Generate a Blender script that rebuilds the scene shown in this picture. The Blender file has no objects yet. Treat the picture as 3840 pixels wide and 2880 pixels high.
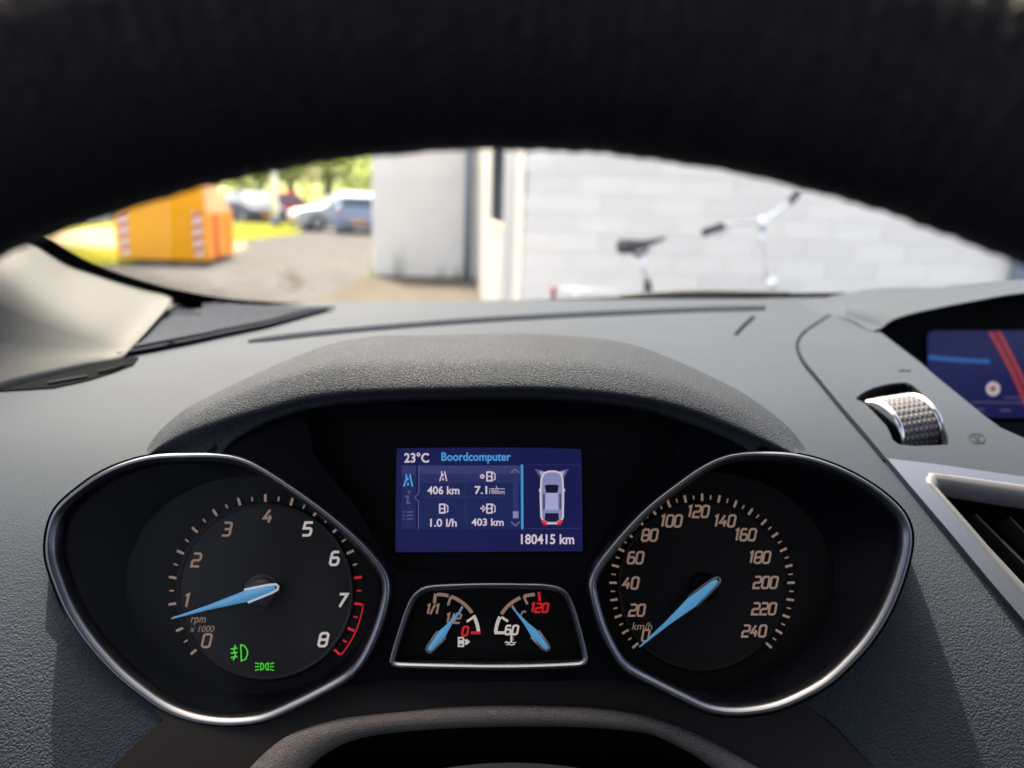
import bpy, bmesh, math, random
from mathutils import Vector, Matrix, Quaternion
from mathutils.geometry import tessellate_polygon, delaunay_2d_cdt, intersect_point_line
R = math.radians
random.seed(7)
scn = bpy.context.scene
COL = scn.collection

# ------------------------------------------------------------------ camera, world, sun, exposure
F = 2846.0                      # focal length in photograph pixels (3840 wide)
PITCH = R(13.25)
cam_d = bpy.data.cameras.new("camera"); cam = bpy.data.objects.new("camera", cam_d); COL.objects.link(cam)
cam_d.sensor_width = 36.0; cam_d.lens = 36.0 * F / 3840.0
cam.rotation_euler = (R(90) - PITCH, 0, 0)
cam_d.clip_start = 0.01; cam_d.clip_end = 2000
cam_d.dof.use_dof = True; cam_d.dof.focus_distance = 0.317; cam_d.dof.aperture_fstop = cam_d.lens / 4.0
scn.camera = cam
EXPO = 3.0
SUN_AZ, SUN_EL = R(-22), R(60)     # azimuth from +Y towards +X
w = bpy.data.worlds.new("World"); scn.world = w; w.use_nodes = True
nt = w.node_tree; nt.nodes.clear()
sky = nt.nodes.new("ShaderNodeTexSky"); sky.sky_type = 'NISHITA'; sky.sun_disc = False
sky.sun_elevation = SUN_EL; sky.sun_rotation = SUN_AZ; sky.air_density = .6; sky.dust_density = 6.0; sky.ozone_density = .3
bg = nt.nodes.new("ShaderNodeBackground"); bg.inputs[1].default_value = 0.15
wo = nt.nodes.new("ShaderNodeOutputWorld")
nt.links.new(sky.outputs[0], bg.inputs[0]); nt.links.new(bg.outputs[0], wo.inputs[0])
sd = bpy.data.lights.new("sun", 'SUN'); sd.energy = 3.2; sd.angle = R(0.55); sd.color = (1.0, 0.95, 0.87)
sun = bpy.data.objects.new("sun", sd); COL.objects.link(sun)
SUNV = Vector((math.sin(SUN_AZ) * math.cos(SUN_EL), math.cos(SUN_AZ) * math.cos(SUN_EL), math.sin(SUN_EL)))
sun.rotation_euler = SUNV.to_track_quat('Z', 'Y').to_euler()
vs = scn.view_settings
vs.view_transform = 'Standard'; vs.look = 'None'; vs.gamma = 1.0; vs.use_curve_mapping = False
vs.exposure = EXPO
vs.use_white_balance = True; vs.white_balance_temperature = 7950; vs.white_balance_tint = 10
scn.render.engine = 'CYCLES'
scn.cycles.max_bounces = 8; scn.cycles.transparent_max_bounces = 12
scn.cycles.sample_clamp_indirect = 6.0

# ------------------------------------------------------------------ maths helpers
cp, sp_ = math.cos(PITCH), math.sin(PITCH)
FW = Vector((0, cp, -sp_)); UP = Vector((0, sp_, cp)); RT = Vector((1, 0, 0))
def ray(px, py): return FW + RT * ((px - 1920) / F) + UP * ((1440 - py) / F)
def P(px, py, d): return ray(px, py) * d
def cr(pts, n=6, closed=False):
    """Catmull-Rom through points (tuples of any size), n pieces per span"""
    out = []; m = len(pts); rng = m if closed else m - 1
    for i in range(rng):
        if closed: a, b, c, d = pts[(i-1) % m], pts[i], pts[(i+1) % m], pts[(i+2) % m]
        else: a, b, c, d = pts[max(i-1, 0)], pts[i], pts[i+1], pts[min(i+2, m-1)]
        for k in range(n):
            t = k / n
            out.append(tuple(0.5 * (2*q + (r-p)*t + (2*p-5*q+4*r-s)*t*t + (3*q-p-3*r+s)*t**3) for p, q, r, s in zip(a, b, c, d)))
    if not closed: out.append(tuple(pts[-1]))
    return out
def resample(pts, n):
    L = [0]
    for a, b in zip(pts, pts[1:]): L.append(L[-1] + math.dist(a, b))
    out = []; j = 0
    for i in range(n):
        t = L[-1] * i / (n - 1)
        while j < len(L) - 2 and L[j+1] < t: j += 1
        u = (t - L[j]) / max(L[j+1] - L[j], 1e-9)
        out.append(tuple(a + (b - a) * u for a, b in zip(pts[j], pts[j+1])))
    return out
def inpoly(x, y, poly):
    c = False; j = len(poly) - 1
    for i in range(len(poly)):
        xi, yi = poly[i][0], poly[i][1]; xj, yj = poly[j][0], poly[j][1]
        if (yi > y) != (yj > y) and x < (xj - xi) * (y - yi) / (yj - yi) + xi: c = not c
        j = i
    return c
# dashboard skin: z = H(y + K*(x-0.35)^2)
KX = 0.12
HP = [(-.2,-1.3),(.16,-.56),(.20,-.425),(.235,-.325),(.26,-.268),(.28,-.233),(.31,-.194),(.34,-.165),(.37,-.143),(.41,-.123),(.45,-.111),(.50,-.1035),(.58,-.100),(.70,-.1005),(.82,-.104),(.92,-.110),(1.3,-.16)]
def H(y):
    for i in range(len(HP) - 1):
        if y <= HP[i+1][0] or i == len(HP) - 2:
            (x0, z0), (x1, z1) = HP[i], HP[i+1]
            sl = lambda k: (HP[min(k+1, len(HP)-1)][1] - HP[max(k-1, 0)][1]) / (HP[min(k+1, len(HP)-1)][0] - HP[max(k-1, 0)][0])
            h = x1 - x0; t = (y - x0) / h
            return (2*t**3-3*t*t+1)*z0 + (t**3-2*t*t+t)*h*sl(i) + (-2*t**3+3*t*t)*z1 + (t**3-t*t)*h*sl(i+1)
def DZ(x, y): return H(y + KX * (x - .35) ** 2)
def DN(x, y):
    e = 1e-3
    return Vector((-(DZ(x+e, y) - DZ(x-e, y)) / (2*e), -(DZ(x, y+e) - DZ(x, y-e)) / (2*e), 1)).normalized()
def S(px, py, off=0.0):
    r = ray(px, py); lo, hi = .12, 1.6
    g = lambda t: r.z * t - DZ(r.x * t, r.y * t)
    a = lo; ga = g(a); n = 60; step = (hi - lo) / n
    for i in range(n):
        b = a + step; gb = g(b)
        if ga > 0 >= gb:
            for _ in range(30):
                m = (a + b) / 2
                if g(m) > 0: a = m
                else: b = m
            break
        a, ga = b, gb
    else: a = hi
    p = r * a
    return p + DN(p.x, p.y) * off if off else p
# cluster plane
TILT = R(24); CN = Vector((0, -math.cos(TILT), math.sin(TILT))); CO = P(1920, 2200, .320)
CU = Vector((0, math.sin(TILT), math.cos(TILT)))
def C(px, py, off=0.0):
    r = ray(px, py); o = CO + CN * off
    return r * (o.dot(CN) / r.dot(CN))
# windscreen sheet: y = .93 - KW*(x-.35)^2 - (z+.115)/.764
KW = 0.22
def W(px, py, off=0.0):
    r = ray(px, py); a, b = .1, 2.0
    g = lambda t: r.y*t - (.93 - KW*(r.x*t-.35)**2 - (r.z*t+.115)/.764)
    for _ in range(50):
        m = (a+b)/2
        if g(m) < 0: a = m
        else: b = m
    p = r * a
    n = Vector((-2*KW*(p.x-.35), -1, -1/.764)).normalized()
    return p + n * off

# ------------------------------------------------------------------ materials
def srgb(c):
    f = lambda v: v/12.92 if v <= .04045 else ((v+.055)/1.055)**2.4
    return tuple(f(v/255) for v in c)
MATS = {}
def mat(name, col, rough=.55, metal=0.0, spec=.10, grain=None, noise=None, coat=0.0, emit=None, es=1.0, trans=0.0, sheen=0.0):
    if name in MATS: return MATS[name]
    m = bpy.data.materials.new(name); m.use_nodes = True; t = m.node_tree; N = t.nodes; L = t.links
    b = N["Principled BSDF"]
    b.inputs["Base Color"].default_value = (*col, 1); b.inputs["Roughness"].default_value = rough
    b.inputs["Metallic"].default_value = metal; b.inputs["Specular IOR Level"].default_value = spec
    b.inputs["Coat Weight"].default_value = coat; b.inputs["Coat Roughness"].default_value = .08
    if sheen: b.inputs["Sheen Weight"].default_value = sheen; b.inputs["Sheen Roughness"].default_value = .4
    if emit: b.inputs["Emission Color"].default_value = (*emit, 1); b.inputs["Emission Strength"].default_value = es
    tc = None
    if noise or grain:
        tc = N.new("ShaderNodeTexCoord")
    if noise:                                   # (scale, amount, detail): uneven colour of the thing itself
        sc, am, de = noise
        n = N.new("ShaderNodeTexNoise"); n.inputs["Scale"].default_value = sc; n.inputs["Detail"].default_value = de
        L.new(tc.outputs["Object"], n.inputs["Vector"])
        mr = N.new("ShaderNodeMapRange"); mr.inputs[1].default_value = .3; mr.inputs[2].default_value = .7
        mr.inputs[3].default_value = 1-am; mr.inputs[4].default_value = 1+am
        L.new(n.outputs["Fac"], mr.inputs[0])
        mx = N.new("ShaderNodeMix"); mx.data_type = 'RGBA'; mx.blend_type = 'MULTIPLY'; mx.inputs[0].default_value = 1
        mx.inputs[6].default_value = (*col, 1); L.new(mr.outputs[0], mx.inputs[7]); L.new(mx.outputs[2], b.inputs["Base Color"])
    if grain:                                   # (cells per metre, depth m, kind)
        sc, dep, kind = grain
        n = N.new("ShaderNodeTexNoise"); n.inputs["Scale"].default_value = sc * .45; n.inputs["Detail"].default_value = 3
        L.new(tc.outputs["Object"], n.inputs["Vector"])
        bp = N.new("ShaderNodeBump"); bp.inputs["Distance"].default_value = dep; bp.inputs["Strength"].default_value = 1.0
        if kind in ('leather', 'dash'):
            mp = N.new("ShaderNodeVectorMath"); mp.operation = 'MULTIPLY_ADD'
            mp.inputs[1].default_value = (.0022,)*3
            L.new(n.outputs["Color"], mp.inputs[0]); L.new(tc.outputs["Object"], mp.inputs[2])
            v = N.new("ShaderNodeTexVoronoi"); v.feature = 'DISTANCE_TO_EDGE'; v.inputs["Scale"].default_value = sc
            L.new(mp.outputs[0], v.inputs["Vector"])
            m2 = N.new("ShaderNodeMapRange"); m2.inputs[1].default_value = 0; m2.inputs[2].default_value = .28; m2.interpolation_type = 'SMOOTHSTEP'
            L.new(v.outputs["Distance"], m2.inputs[0])
            n2 = N.new("ShaderNodeTexNoise"); n2.inputs["Scale"].default_value = sc*.9; L.new(tc.outputs["Object"], n2.inputs["Vector"])
            ad = N.new("ShaderNodeMath"); ad.operation = 'ADD'; L.new(m2.outputs[0], ad.inputs[0]); L.new(n2.outputs["Fac"], ad.inputs[1])
            if kind == 'dash':          # the moulded grain grows coarser towards the lower edge of the dashboard
                se = N.new("ShaderNodeSeparateXYZ"); L.new(tc.outputs["Object"], se.inputs[0])
                m3 = N.new("ShaderNodeMapRange"); m3.inputs[1].default_value = -.13; m3.inputs[2].default_value = -.20; m3.inputs[3].default_value = .06; m3.inputs[4].default_value = 1
                L.new(se.outputs["Z"], m3.inputs[0]); m4 = N.new("ShaderNodeMath"); m4.operation = 'MULTIPLY'
                L.new(ad.outputs[0], m4.inputs[0]); L.new(m3.outputs[0], m4.inputs[1]); ad = m4
                nf = N.new("ShaderNodeTexNoise"); nf.inputs["Scale"].default_value = 1700; L.new(tc.outputs["Object"], nf.inputs["Vector"])
                m5 = N.new("ShaderNodeMath"); m5.operation = 'MULTIPLY_ADD'; m5.inputs[1].default_value = .25
                L.new(nf.outputs["Fac"], m5.inputs[0]); L.new(m4.outputs[0], m5.inputs[2]); ad = m5
            L.new(ad.outputs[0], bp.inputs["Height"])
        else: L.new(n.outputs["Fac"], bp.inputs["Height"])
        L.new(bp.outputs[0], b.inputs["Normal"])
    if trans:
        tr = N.new("ShaderNodeBsdfTranslucent"); tr.inputs[0].default_value = (*[min(1, c*1.5) for c in col], 1)
        ms = N.new("ShaderNodeMixShader"); ms.inputs[0].default_value = trans
        L.new(b.outputs[0], ms.inputs[1]); L.new(tr.outputs[0], ms.inputs[2]); L.new(ms.outputs[0], N["Material Output"].inputs[0])
    MATS[name] = m
    return m
def glassy(name, refl=1.0, rough=.02, tint=(1, 1, 1)):
    m = bpy.data.materials.new(name); m.use_nodes = True; t = m.node_tree; N = t.nodes; L = t.links; N.clear()
    o = N.new("ShaderNodeOutputMaterial"); tr = N.new("ShaderNodeBsdfTransparent"); tr.inputs[0].default_value = (*tint, 1)
    g = N.new("ShaderNodeBsdfGlossy"); g.inputs["Roughness"].default_value = rough
    fr = N.new("ShaderNodeFresnel"); fr.inputs[0].default_value = 1.3
    mu = N.new("ShaderNodeMath"); mu.operation = 'MULTIPLY'; mu.inputs[1].default_value = refl
    ms = N.new("ShaderNodeMixShader")
    L.new(fr.outputs[0], mu.inputs[0]); L.new(mu.outputs[0], ms.inputs[0]); L.new(tr.outputs[0], ms.inputs[1]); L.new(g.outputs[0], ms.inputs[2])
    L.new(ms.outputs[0], o.inputs[0])
    return m
def lit(name, c, k=1.0):
    """self-lit display colour that reads as sRGB c at this exposure"""
    e = tuple(v / (2**EXPO) * k for v in srgb(c))
    return mat(name, (0.004, .004, .006), rough=.4, spec=.2, emit=e, es=1.0)

M_dash = mat("dash_soft_plastic", (.0192, .0252, .0350), rough=.6, spec=.025, grain=(620, .00024, 'dash'), noise=(9, .06, 3))
M_dashg = mat("dash_grained_plastic", (.017, .021, .029), rough=.5, spec=.40, grain=(620, .00026, 'leather'), noise=(9, .06, 3))
M_cowl = mat("cowl_leather_grain", (.0205,.0252,.0335), rough=.6, spec=.03, grain=(950, .00040, 'leather'), noise=(25, .08, 4))
M_blk = mat("black_plastic", (.0014,.0017,.0034), rough=.42, spec=.03)
M_matt = mat("matt_black", (.0018,.002,.0032), rough=.75, spec=.08)
M_low = mat("dark_brown_plastic", (.0085,.0076,.008), rough=.6, spec=.12, grain=(1200, .0001, 'fine'))
M_arch = mat("grey_grained_plastic", (.060,.057,.058), rough=.55, spec=.2, grain=(900, .0002, 'leather'))
M_bez = mat("satin_chrome", (.095, .105, .125), rough=.32, metal=1.0)
M_chr = mat("bright_chrome", (.5,.51,.53), rough=.12, metal=1.0)
M_silv = mat("silver_paint", (.062,.074,.100), rough=.36, metal=.55)
M_wheel = mat("wheel_black_leather", (.0026,.0036,.0078), rough=.62, spec=.2, grain=(500, .0003, 'leather'))
M_beige = mat("beige_pillar_plastic", (.051,.0555,.0585), rough=.65, spec=.02, grain=(1200, .00008, 'fine'))
M_cloth = mat("headlining_cloth", (.36,.35,.34), rough=.9, spec=.1)
M_num = mat("dial_print_warm", (.10,.080,.075), rough=.6, spec=.2, emit=srgb((150, 128, 120)), es=.068)
M_numw = mat("dial_print_white", (.17,.17,.18), rough=.6, spec=.2, emit=srgb((180, 178, 185)), es=.10)
M_red = mat("dial_print_red", (.14,.01,.012), rough=.6, spec=.2, emit=srgb((165, 22, 34)), es=.13)
M_green = lit("warning_green", (40, 200, 60), 1.0)
M_needle = mat("needle_blue", (.02,.08,.15), rough=.35, spec=.4, emit=srgb((60, 130, 185)), es=.11)
M_needle2 = mat("needle_tail_grey", (.13,.135,.15), rough=.3, metal=.4)
M_face = mat("dial_face", (.0016,.0017,.0024), rough=.5, spec=.08)
M_lens = glassy("gauge_lens", refl=.14, rough=.10)
M_glass = glassy("windscreen_glass", refl=.12, rough=.0, tint=(.93, .96, .95))

# ------------------------------------------------------------------ object helpers
def tag(o, label=None, cat=None, group=None, kind=None):
    if label: o['label'] = label
    if cat: o['category'] = cat
    if group: o['group'] = group
    if kind: o['kind'] = kind
    return o
def empty(name, label, cat, loc=(0, 0, 0), group=None):
    o = bpy.data.objects.new(name, None); o.empty_display_size = .05; COL.objects.link(o); o.location = loc
    return tag(o, label, cat, group)
def wmat(o):
    return (wmat(o.parent) @ o.matrix_parent_inverse if o.parent else Matrix.Identity(4)) @ o.matrix_basis
def mk(name, verts, faces, m, parent=None, smooth=True, bevel=0, sub=0, solid=0, kind=None, mats=None, fm=None):
    me = bpy.data.meshes.new(name); me.from_pydata([tuple(v) for v in verts], [], faces)
    if mats:
        for q in mats: me.materials.append(q)
        me.polygons.foreach_set("material_index", fm)
    else: me.materials.append(m)
    if smooth: me.polygons.foreach_set("use_smooth", [True]*len(me.polygons))
    me.update()
    o = bpy.data.objects.new(name, me); COL.objects.link(o)
    if parent:
        o.parent = parent
        o.matrix_parent_inverse = wmat(parent).inverted()
    if solid:
        s = o.modifiers.new("s", 'SOLIDIFY'); s.thickness = solid; s.offset = -1
    if bevel:
        b = o.modifiers.new("b", 'BEVEL'); b.width = bevel; b.segments = 3; b.limit_method = 'ANGLE'
    if sub:
        s = o.modifiers.new("sub", 'SUBSURF'); s.levels = sub; s.render_levels = sub
    if kind: o['kind'] = kind
    return o
def loft(rows, closed=False):
    """rows of equal length -> verts, faces"""
    V = []; Fs = []; n = len(rows[0])
    for r in rows: V += list(r)
    for i in range(len(rows) - 1):
        for j in range(n if closed else n - 1):
            k = (j + 1) % n
            Fs.append((i*n+j, i*n+k, (i+1)*n+k, (i+1)*n+j))
    return V, Fs
class MB:
    def __init__(s): s.v = []; s.f = []
    def add(s, V, Fs):
        k = len(s.v); s.v += [Vector(v) for v in V]; s.f += [tuple(i+k for i in f) for f in Fs]; return s
    def box(s, c, d, M=None):
        c = Vector(c); x, y, z = d[0]/2, d[1]/2, d[2]/2
        V = [Vector((a*x, b*y, e*z)) for a in (-1, 1) for b in (-1, 1) for e in (-1, 1)]
        if M: V = [M @ v for v in V]
        return s.add([c + v for v in V], [(0,1,3,2),(4,6,7,5),(0,4,5,1),(2,3,7,6),(0,2,6,4),(1,5,7,3)])
    def tube(s, pts, rad, n=8, closed=False, caps=True):
        pts = [Vector(p) for p in pts]; m = len(pts); rows = []; up = None
        for i, p in enumerate(pts):
            a = pts[(i-1) % m] if closed or i > 0 else p; b = pts[(i+1) % m] if closed or i < m-1 else p
            t = (b - a).normalized()
            if up is None: up = t.orthogonal().normalized()
            up = (up - t * up.dot(t)).normalized(); q = t.cross(up)
            r = rad[i] if isinstance(rad, (list, tuple)) else rad
            rows.append([p + (up*math.cos(2*math.pi*k/n) + q*math.sin(2*math.pi*k/n))*r for k in range(n)])
        if closed: rows.append(rows[0])
        V, Fs = loft(rows, True)
        if caps and not closed: Fs += [tuple(range(n))[::-1], tuple(range(len(V)-n, len(V)))]
        return s.add(V, Fs)
    def cyl(s, a, b, r0, r1=None, n=16): return s.tube([a, b], [r0, r0 if r1 is None else r1], n)
    def build(s, name, m, parent=None, **k): return mk(name, s.v, s.f, m, parent, **k)
def fill(pts):
    """triangulate a 3-D planar-ish outline"""
    return [tuple(t) for t in tessellate_polygon([[Vector(p) for p in pts]])]
def prism(pts3, nrm, th, mb=None):
    """outline with thickness: front at pts, back th behind (-nrm)"""
    mb = mb or MB(); n = len(pts3); nrm = Vector(nrm)
    top = [Vector(p) for p in pts3]; bot = [p - nrm*th for p in top]
    T = fill(top)
    mb.add(top + bot, [t for t in T] + [tuple(i+n for i in t[::-1]) for t in T] + [(i, (i+1) % n, n+(i+1) % n, n+i) for i in range(n)])
    return mb
def ribbon(pts, wd, closed=False):
    """flat mitred band in 2-D -> verts2d, faces ; wd width (number or list)"""
    m = len(pts); A = []; B = []
    for i, p in enumerate(pts):
        a = pts[(i-1) % m] if (closed or i > 0) else None; b = pts[(i+1) % m] if (closed or i < m-1) else None
        def nr(u, v):
            dx, dy = v[0]-u[0], v[1]-u[1]; l = math.hypot(dx, dy) or 1; return (-dy/l, dx/l)
        n1 = nr(a, p) if a else nr(p, b); n2 = nr(p, b) if b else n1
        nx, ny = n1[0]+n2[0], n1[1]+n2[1]; l = math.hypot(nx, ny) or 1; nx, ny = nx/l, ny/l
        k = 1/max(.45, nx*n1[0]+ny*n1[1]); h = (wd[i] if isinstance(wd, (list, tuple)) else wd)/2*k
        A.append((p[0]+nx*h, p[1]+ny*h)); B.append((p[0]-nx*h, p[1]-ny*h))
    V = A + B; rg = m if closed else m-1
    return V, [(i, (i+1) % m, m+(i+1) % m, m+i) for i in range(rg)]
# squared italic numerals, box 0.6 x 1, y down from 0 (top) to 1 (bottom)
c_ = .12
DG = {'0': [([(c_,0),(.6-c_,0),(.6,c_),(.6,1-c_),(.6-c_,1),(c_,1),(0,1-c_),(0,c_)], True)],
 '1': [([(.12,.12),(.34,0),(.34,1)], False)],
 '2': [([(0,.0),(.6-c_,0),(.6,c_),(.6,.42),(.6-c_,.52),(c_,.52),(0,.62),(0,1),(.62,1)], False)],
 '3': [([(0,0),(.6-c_,0),(.6,c_),(.6,.40),(.5,.5),(.6,.60),(.6,1-c_),(.6-c_,1),(0,1)], False), ([(.12,.5),(.46,.5)], False)],
 '4': [([(.36,0),(0,.66),(.62,.66)], False), ([(.44,.42),(.44,1.0)], False)],
 '5': [([(.6,0),(0.03,0),(0,.45),(.6-c_,.45),(.6,.57),(.6,1-c_),(.6-c_,1),(0,1)], False)],
 '6': [([(.52,0),(c_,0),(0,c_),(0,1-c_),(c_,1),(.6-c_,1),(.6,1-c_),(.6,.56),(.6-c_,.45),(.06,.45)], False)],
 '7': [([(0,0),(.6,0),(.2,1)], False)],
 '8': [([(c_,0),(.6-c_,0),(.6,c_),(.6,1-c_),(.6-c_,1),(c_,1),(0,1-c_),(0,c_)], True), ([(.06,.5),(.54,.5)], False)],
 '/': [([(0,1.05),(.3,-.05)], False)], 'h': [], ' ': []}
def number(txt, cx, cy, h, wd, mapf, sl=.20, wr=1.0, gap=.16):
    """verts and faces of a number centred at pixel cx,cy"""
    mb = MB(); adv = []
    x = 0
    for ch in txt:
        wdt = {'1': .38, '/': .3, ' ': .3}.get(ch, .6); adv.append((x - (.1 if ch == '1' else 0), ch)); x += wdt + gap + wd/h*.4
    tot = x - gap - wd/h*.4; k = 0
    for x0, ch in adv:
        for pts, cl in DG[ch]:
            q = []
            for (a, b) in pts:
                yy = b - .5; xx = (x0 + a - tot/2) * wr - yy * sl
                q.append((cx + xx*h, cy + yy*h))
            V, Fs = ribbon(q, wd, cl)
            mb.add([mapf(vx, vy, k*.00003) for vx, vy in V], Fs); k += 1
    return mb
_tc = {}
def textmesh(txt, bold=0.0):
    if (txt, bold) in _tc: return _tc[(txt, bold)]
    cu = bpy.data.curves.new("t", 'FONT'); cu.body = txt; cu.size = 1; cu.resolution_u = 3; cu.offset = bold
    o = bpy.data.objects.new("t", cu); COL.objects.link(o)
    dg = bpy.context.evaluated_depsgraph_get(); me = bpy.data.meshes.new_from_object(o.evaluated_get(dg))
    V = [v.co.copy() for v in me.vertices]; Fs = [tuple(p.vertices) for p in me.polygons]
    bpy.data.objects.remove(o); bpy.data.curves.remove(cu); bpy.data.meshes.remove(me)
    _tc[(txt, bold)] = (V, Fs); return V, Fs
def text(txt, box, mapf, sl=0.0, bold=0.0):
    """text fitted to the pixel box x0,y0,x1,y1"""
    V, Fs = textmesh(txt, bold); x0, y0, x1, y1 = box
    ax, bx = min(v.x for v in V), max(v.x for v in V); ay, by = min(v.y for v in V), max(v.y for v in V)
    out = []
    for v in V:
        u = (v.x-ax)/(bx-ax); t = (v.y-ay)/(by-ay)
        out.append(mapf(x0+u*(x1-x0) + (t-.5)*sl*(y1-y0), y1+(y0-y1)*t, 0))
    return MB().add(out, Fs)

exec_parts = []
# ================================================================== OUTSIDE (its own slightly tilted frame: the car stands crooked on the yard)
EYE = 1.2
EM = Matrix.Rotation(R(1.8), 4, 'Y'); EMI = EM.inverted()
def G(px, py):            # point on the ground under a pixel (exterior frame)
    r = EMI @ ray(px, py); return r * (-EYE / r.z)
def EP(px, py, Y):        # point at distance Y (exterior frame)
    r = EMI @ ray(px, py); return r * (Y / r.y)
def ext(name, mb, m, parent=None, **k):
    o = mk(name, [EM @ v for v in mb.v], mb.f, m, parent, **k); return o
def extV(V): return [EM @ Vector(v) for v in V]
GZ = -EYE
M_asph = mat("asphalt", (.053,.0545,.058), rough=.95, spec=.0, noise=(3, .18, 8))
M_pave = mat("sunlit_paving", (.16,.135,.092), rough=.9, spec=.0, noise=(2, .12, 6))
M_bpave = mat("brown_paving", (.056,.051,.045), rough=.9, spec=.0, noise=(2, .15, 6))
M_grass = mat("grass_blades", (.24,.25,.05), rough=.8, spec=.2, noise=(3, .3, 5), trans=.35)
M_soil = mat("grass_soil", (.20,.21,.05), rough=.95, spec=.1, noise=(4, .3, 6))
M_white = mat("white_render", (.84,.79,.71), rough=.85, spec=.2, noise=(1.6, .035, 6))
M_brick = mat("white_painted_block", (.90,.845,.755), rough=.8, spec=.2, noise=(6, .03, 5))
M_brick2 = mat("white_painted_block_dull", (.84,.79,.71), rough=.8, spec=.2, noise=(6, .03, 5))
M_mort = mat("white_painted_joint", (.90,.85,.77), rough=.9, spec=.1)
M_pipe = mat("grey_pipe", (.17, .20, .25), rough=.5)
M_pipe2 = mat("pale_grey_pipe", (.16,.18,.22), rough=.5)
M_win = mat("dark_window", (.012, .015, .022), rough=.5, spec=.0)
M_oran = mat("orange_paint", (.95,.39,.008), rough=.5, noise=(1.2, .06, 5))
M_peach = mat("sunlit_orange_lid", (.45,.22,.08), rough=.4)  # same orange paint; the sunlit look of the lid is put into the colour
M_stw = mat("stripe_white", (.75, .72, .72), rough=.5)
M_str = mat("stripe_red", (.6, .05, .04), rough=.5)
M_bark = mat("bark", (.10, .08, .055), rough=.9, noise=(4, .3, 5))
M_tyre = mat("tyre_rubber", (.02, .02, .022), rough=.8)
M_rim = mat("wheel_rim_metal", (.35, .36, .38), rough=.35, metal=.9)
M_pglass = mat("car_window_glass", (.06, .09, .12), rough=.25, spec=.2)

def sheet(name, pts, z, m, kind='structure'):
    V = [Vector((p[0], p[1], z)) for p in pts]
    return tag(mk(name, extV(V), fill(V), m, smooth=False), kind=kind)
g = MB(); ns = 40
sheet("ground", [(-900, -900), (900, -900), (900, 900), (-900, 900)], GZ, M_asph)
gx = lambda L: [(G(a, b).x, G(a, b).y) for a, b in L]
sheet("pavement", gx([(-500,852),(445,850),(905,908),(930,925),(700,1000),(440,948),(-500,905)]), GZ+.004, M_pave)
sheet("grass_verge", gx([(-600,828),(1088,842),(1128,878),(905,905),(440,851),(-600,850)]), GZ+.008, M_soil)
sheet("grass_strip", gx([(-500,905),(440,945),(530,975),(480,996),(-500,990)]), GZ+.012, M_soil)
yb = EP(1395, 1000, 12.6).y
sheet("paved_strip", [(EP(1375,1000,12.6).x, 12.6), (EP(1375,1000,12.6).x-.0, 9.2), (.3, 4.0), (7, 4.0), (7, 4.31), (0.05, 4.31), (EP(1790,1000,12.6).x, 12.6)], GZ+.006, M_bpave)
def blades(name, poly, n, h, m):
    xs = [p[0] for p in poly]; ys = [p[1] for p in poly]; mb = MB(); k = 0
    while k < n:
        x = random.uniform(min(xs), max(xs)); y = random.uniform(min(ys), max(ys))
        if not inpoly(x, y, poly): continue
        k += 1; a = random.uniform(0, 6.28); hh = h*random.uniform(.5, 1.2); wv = .018
        l = Vector((random.uniform(-.4, .4), random.uniform(-.4, .4), 1))*hh; s = Vector((math.cos(a), math.sin(a), 0))*wv
        b = Vector((x, y, GZ+.01)); mb.add([b-s, b+s, b+l], [(0, 1, 2)])
    return tag(ext(name, mb, m, smooth=False), kind='stuff')
pv = [p for p in gx([(0,835),(1088,842),(1128,878),(905,905),(440,851),(0,850)])]
blades("verge_grass", pv, 26000, .13, M_grass)
blades("strip_grass", gx([(-100,922),(440,945),(530,975),(480,996),(-100,992)]), 9000, .10, M_grass)

# ---- white building: far block, side wall running away, block wall facing us
x0 = EP(1395, 800, 12.6).x; x1 = EP(1790, 800, 12.6).x; xc = EP(1962, 900, 4.3).x; HT = 1.75
bld = empty("white_building", "long white painted building with a slit window and block wall behind the bicycle", "building", EM @ Vector((xc, 4.3, GZ)))
mb = MB().box(((x0+x1)/2, 14.6, (GZ+HT)/2), (x1-x0, 4.0, HT-GZ)); ext("rendered_wall", mb, M_white, bld, smooth=False, bevel=.02)
# side wall as a thick slab with window opening
D = Vector((x1-xc, 12.6-4.3, 0)); LN = D.length; Dn = D.normalized(); Nn = Vector((-Dn.y, Dn.x, 0))   # Nn points to -x
def sw(t, z, o=0): return Vector((xc, 4.3, 0)) + Dn*t + Nn*o + Vector((0, 0, z))
tw = [t/200*LN for t in range(201)]
def t_at(px):
    best = min(tw, key=lambda t: abs(1920 + F*((EM @ sw(t, 0)).x / (EM @ sw(t, 0)).dot(FW)) - px)); return best
ta, tb = t_at(1889), t_at(1842); zs = EP(1868, 832, (ta+tb)/2 + 4.3).z
mb = MB()
def slab(mb, ta_, tb_, z0, z1, th=.3, o=0):
    V = [sw(t, z, oo) for t in (ta_, tb_) for z in (z0, z1) for oo in (o, o-th)]
    mb.add(V, [(0,1,3,2),(4,6,7,5),(0,4,5,1),(2,3,7,6),(0,2,6,4),(1,5,7,3)])
slab(mb, 0.03, ta, GZ, HT); slab(mb, tb, LN, GZ, HT); slab(mb, ta, tb, GZ, zs); slab(mb, ta, tb, HT-.25, HT)
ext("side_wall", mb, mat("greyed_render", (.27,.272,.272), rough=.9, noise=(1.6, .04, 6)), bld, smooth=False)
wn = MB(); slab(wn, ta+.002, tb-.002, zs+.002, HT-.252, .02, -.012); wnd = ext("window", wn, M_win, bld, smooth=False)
for a_, b_ in ((ta+.002, ta+.05), (tb-.05, tb-.002)):
    wf = MB(); slab(wf, a_, b_, zs+.002, HT-.252, .02, -.004); ext("frame", wf, M_win, wnd, smooth=False)
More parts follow.
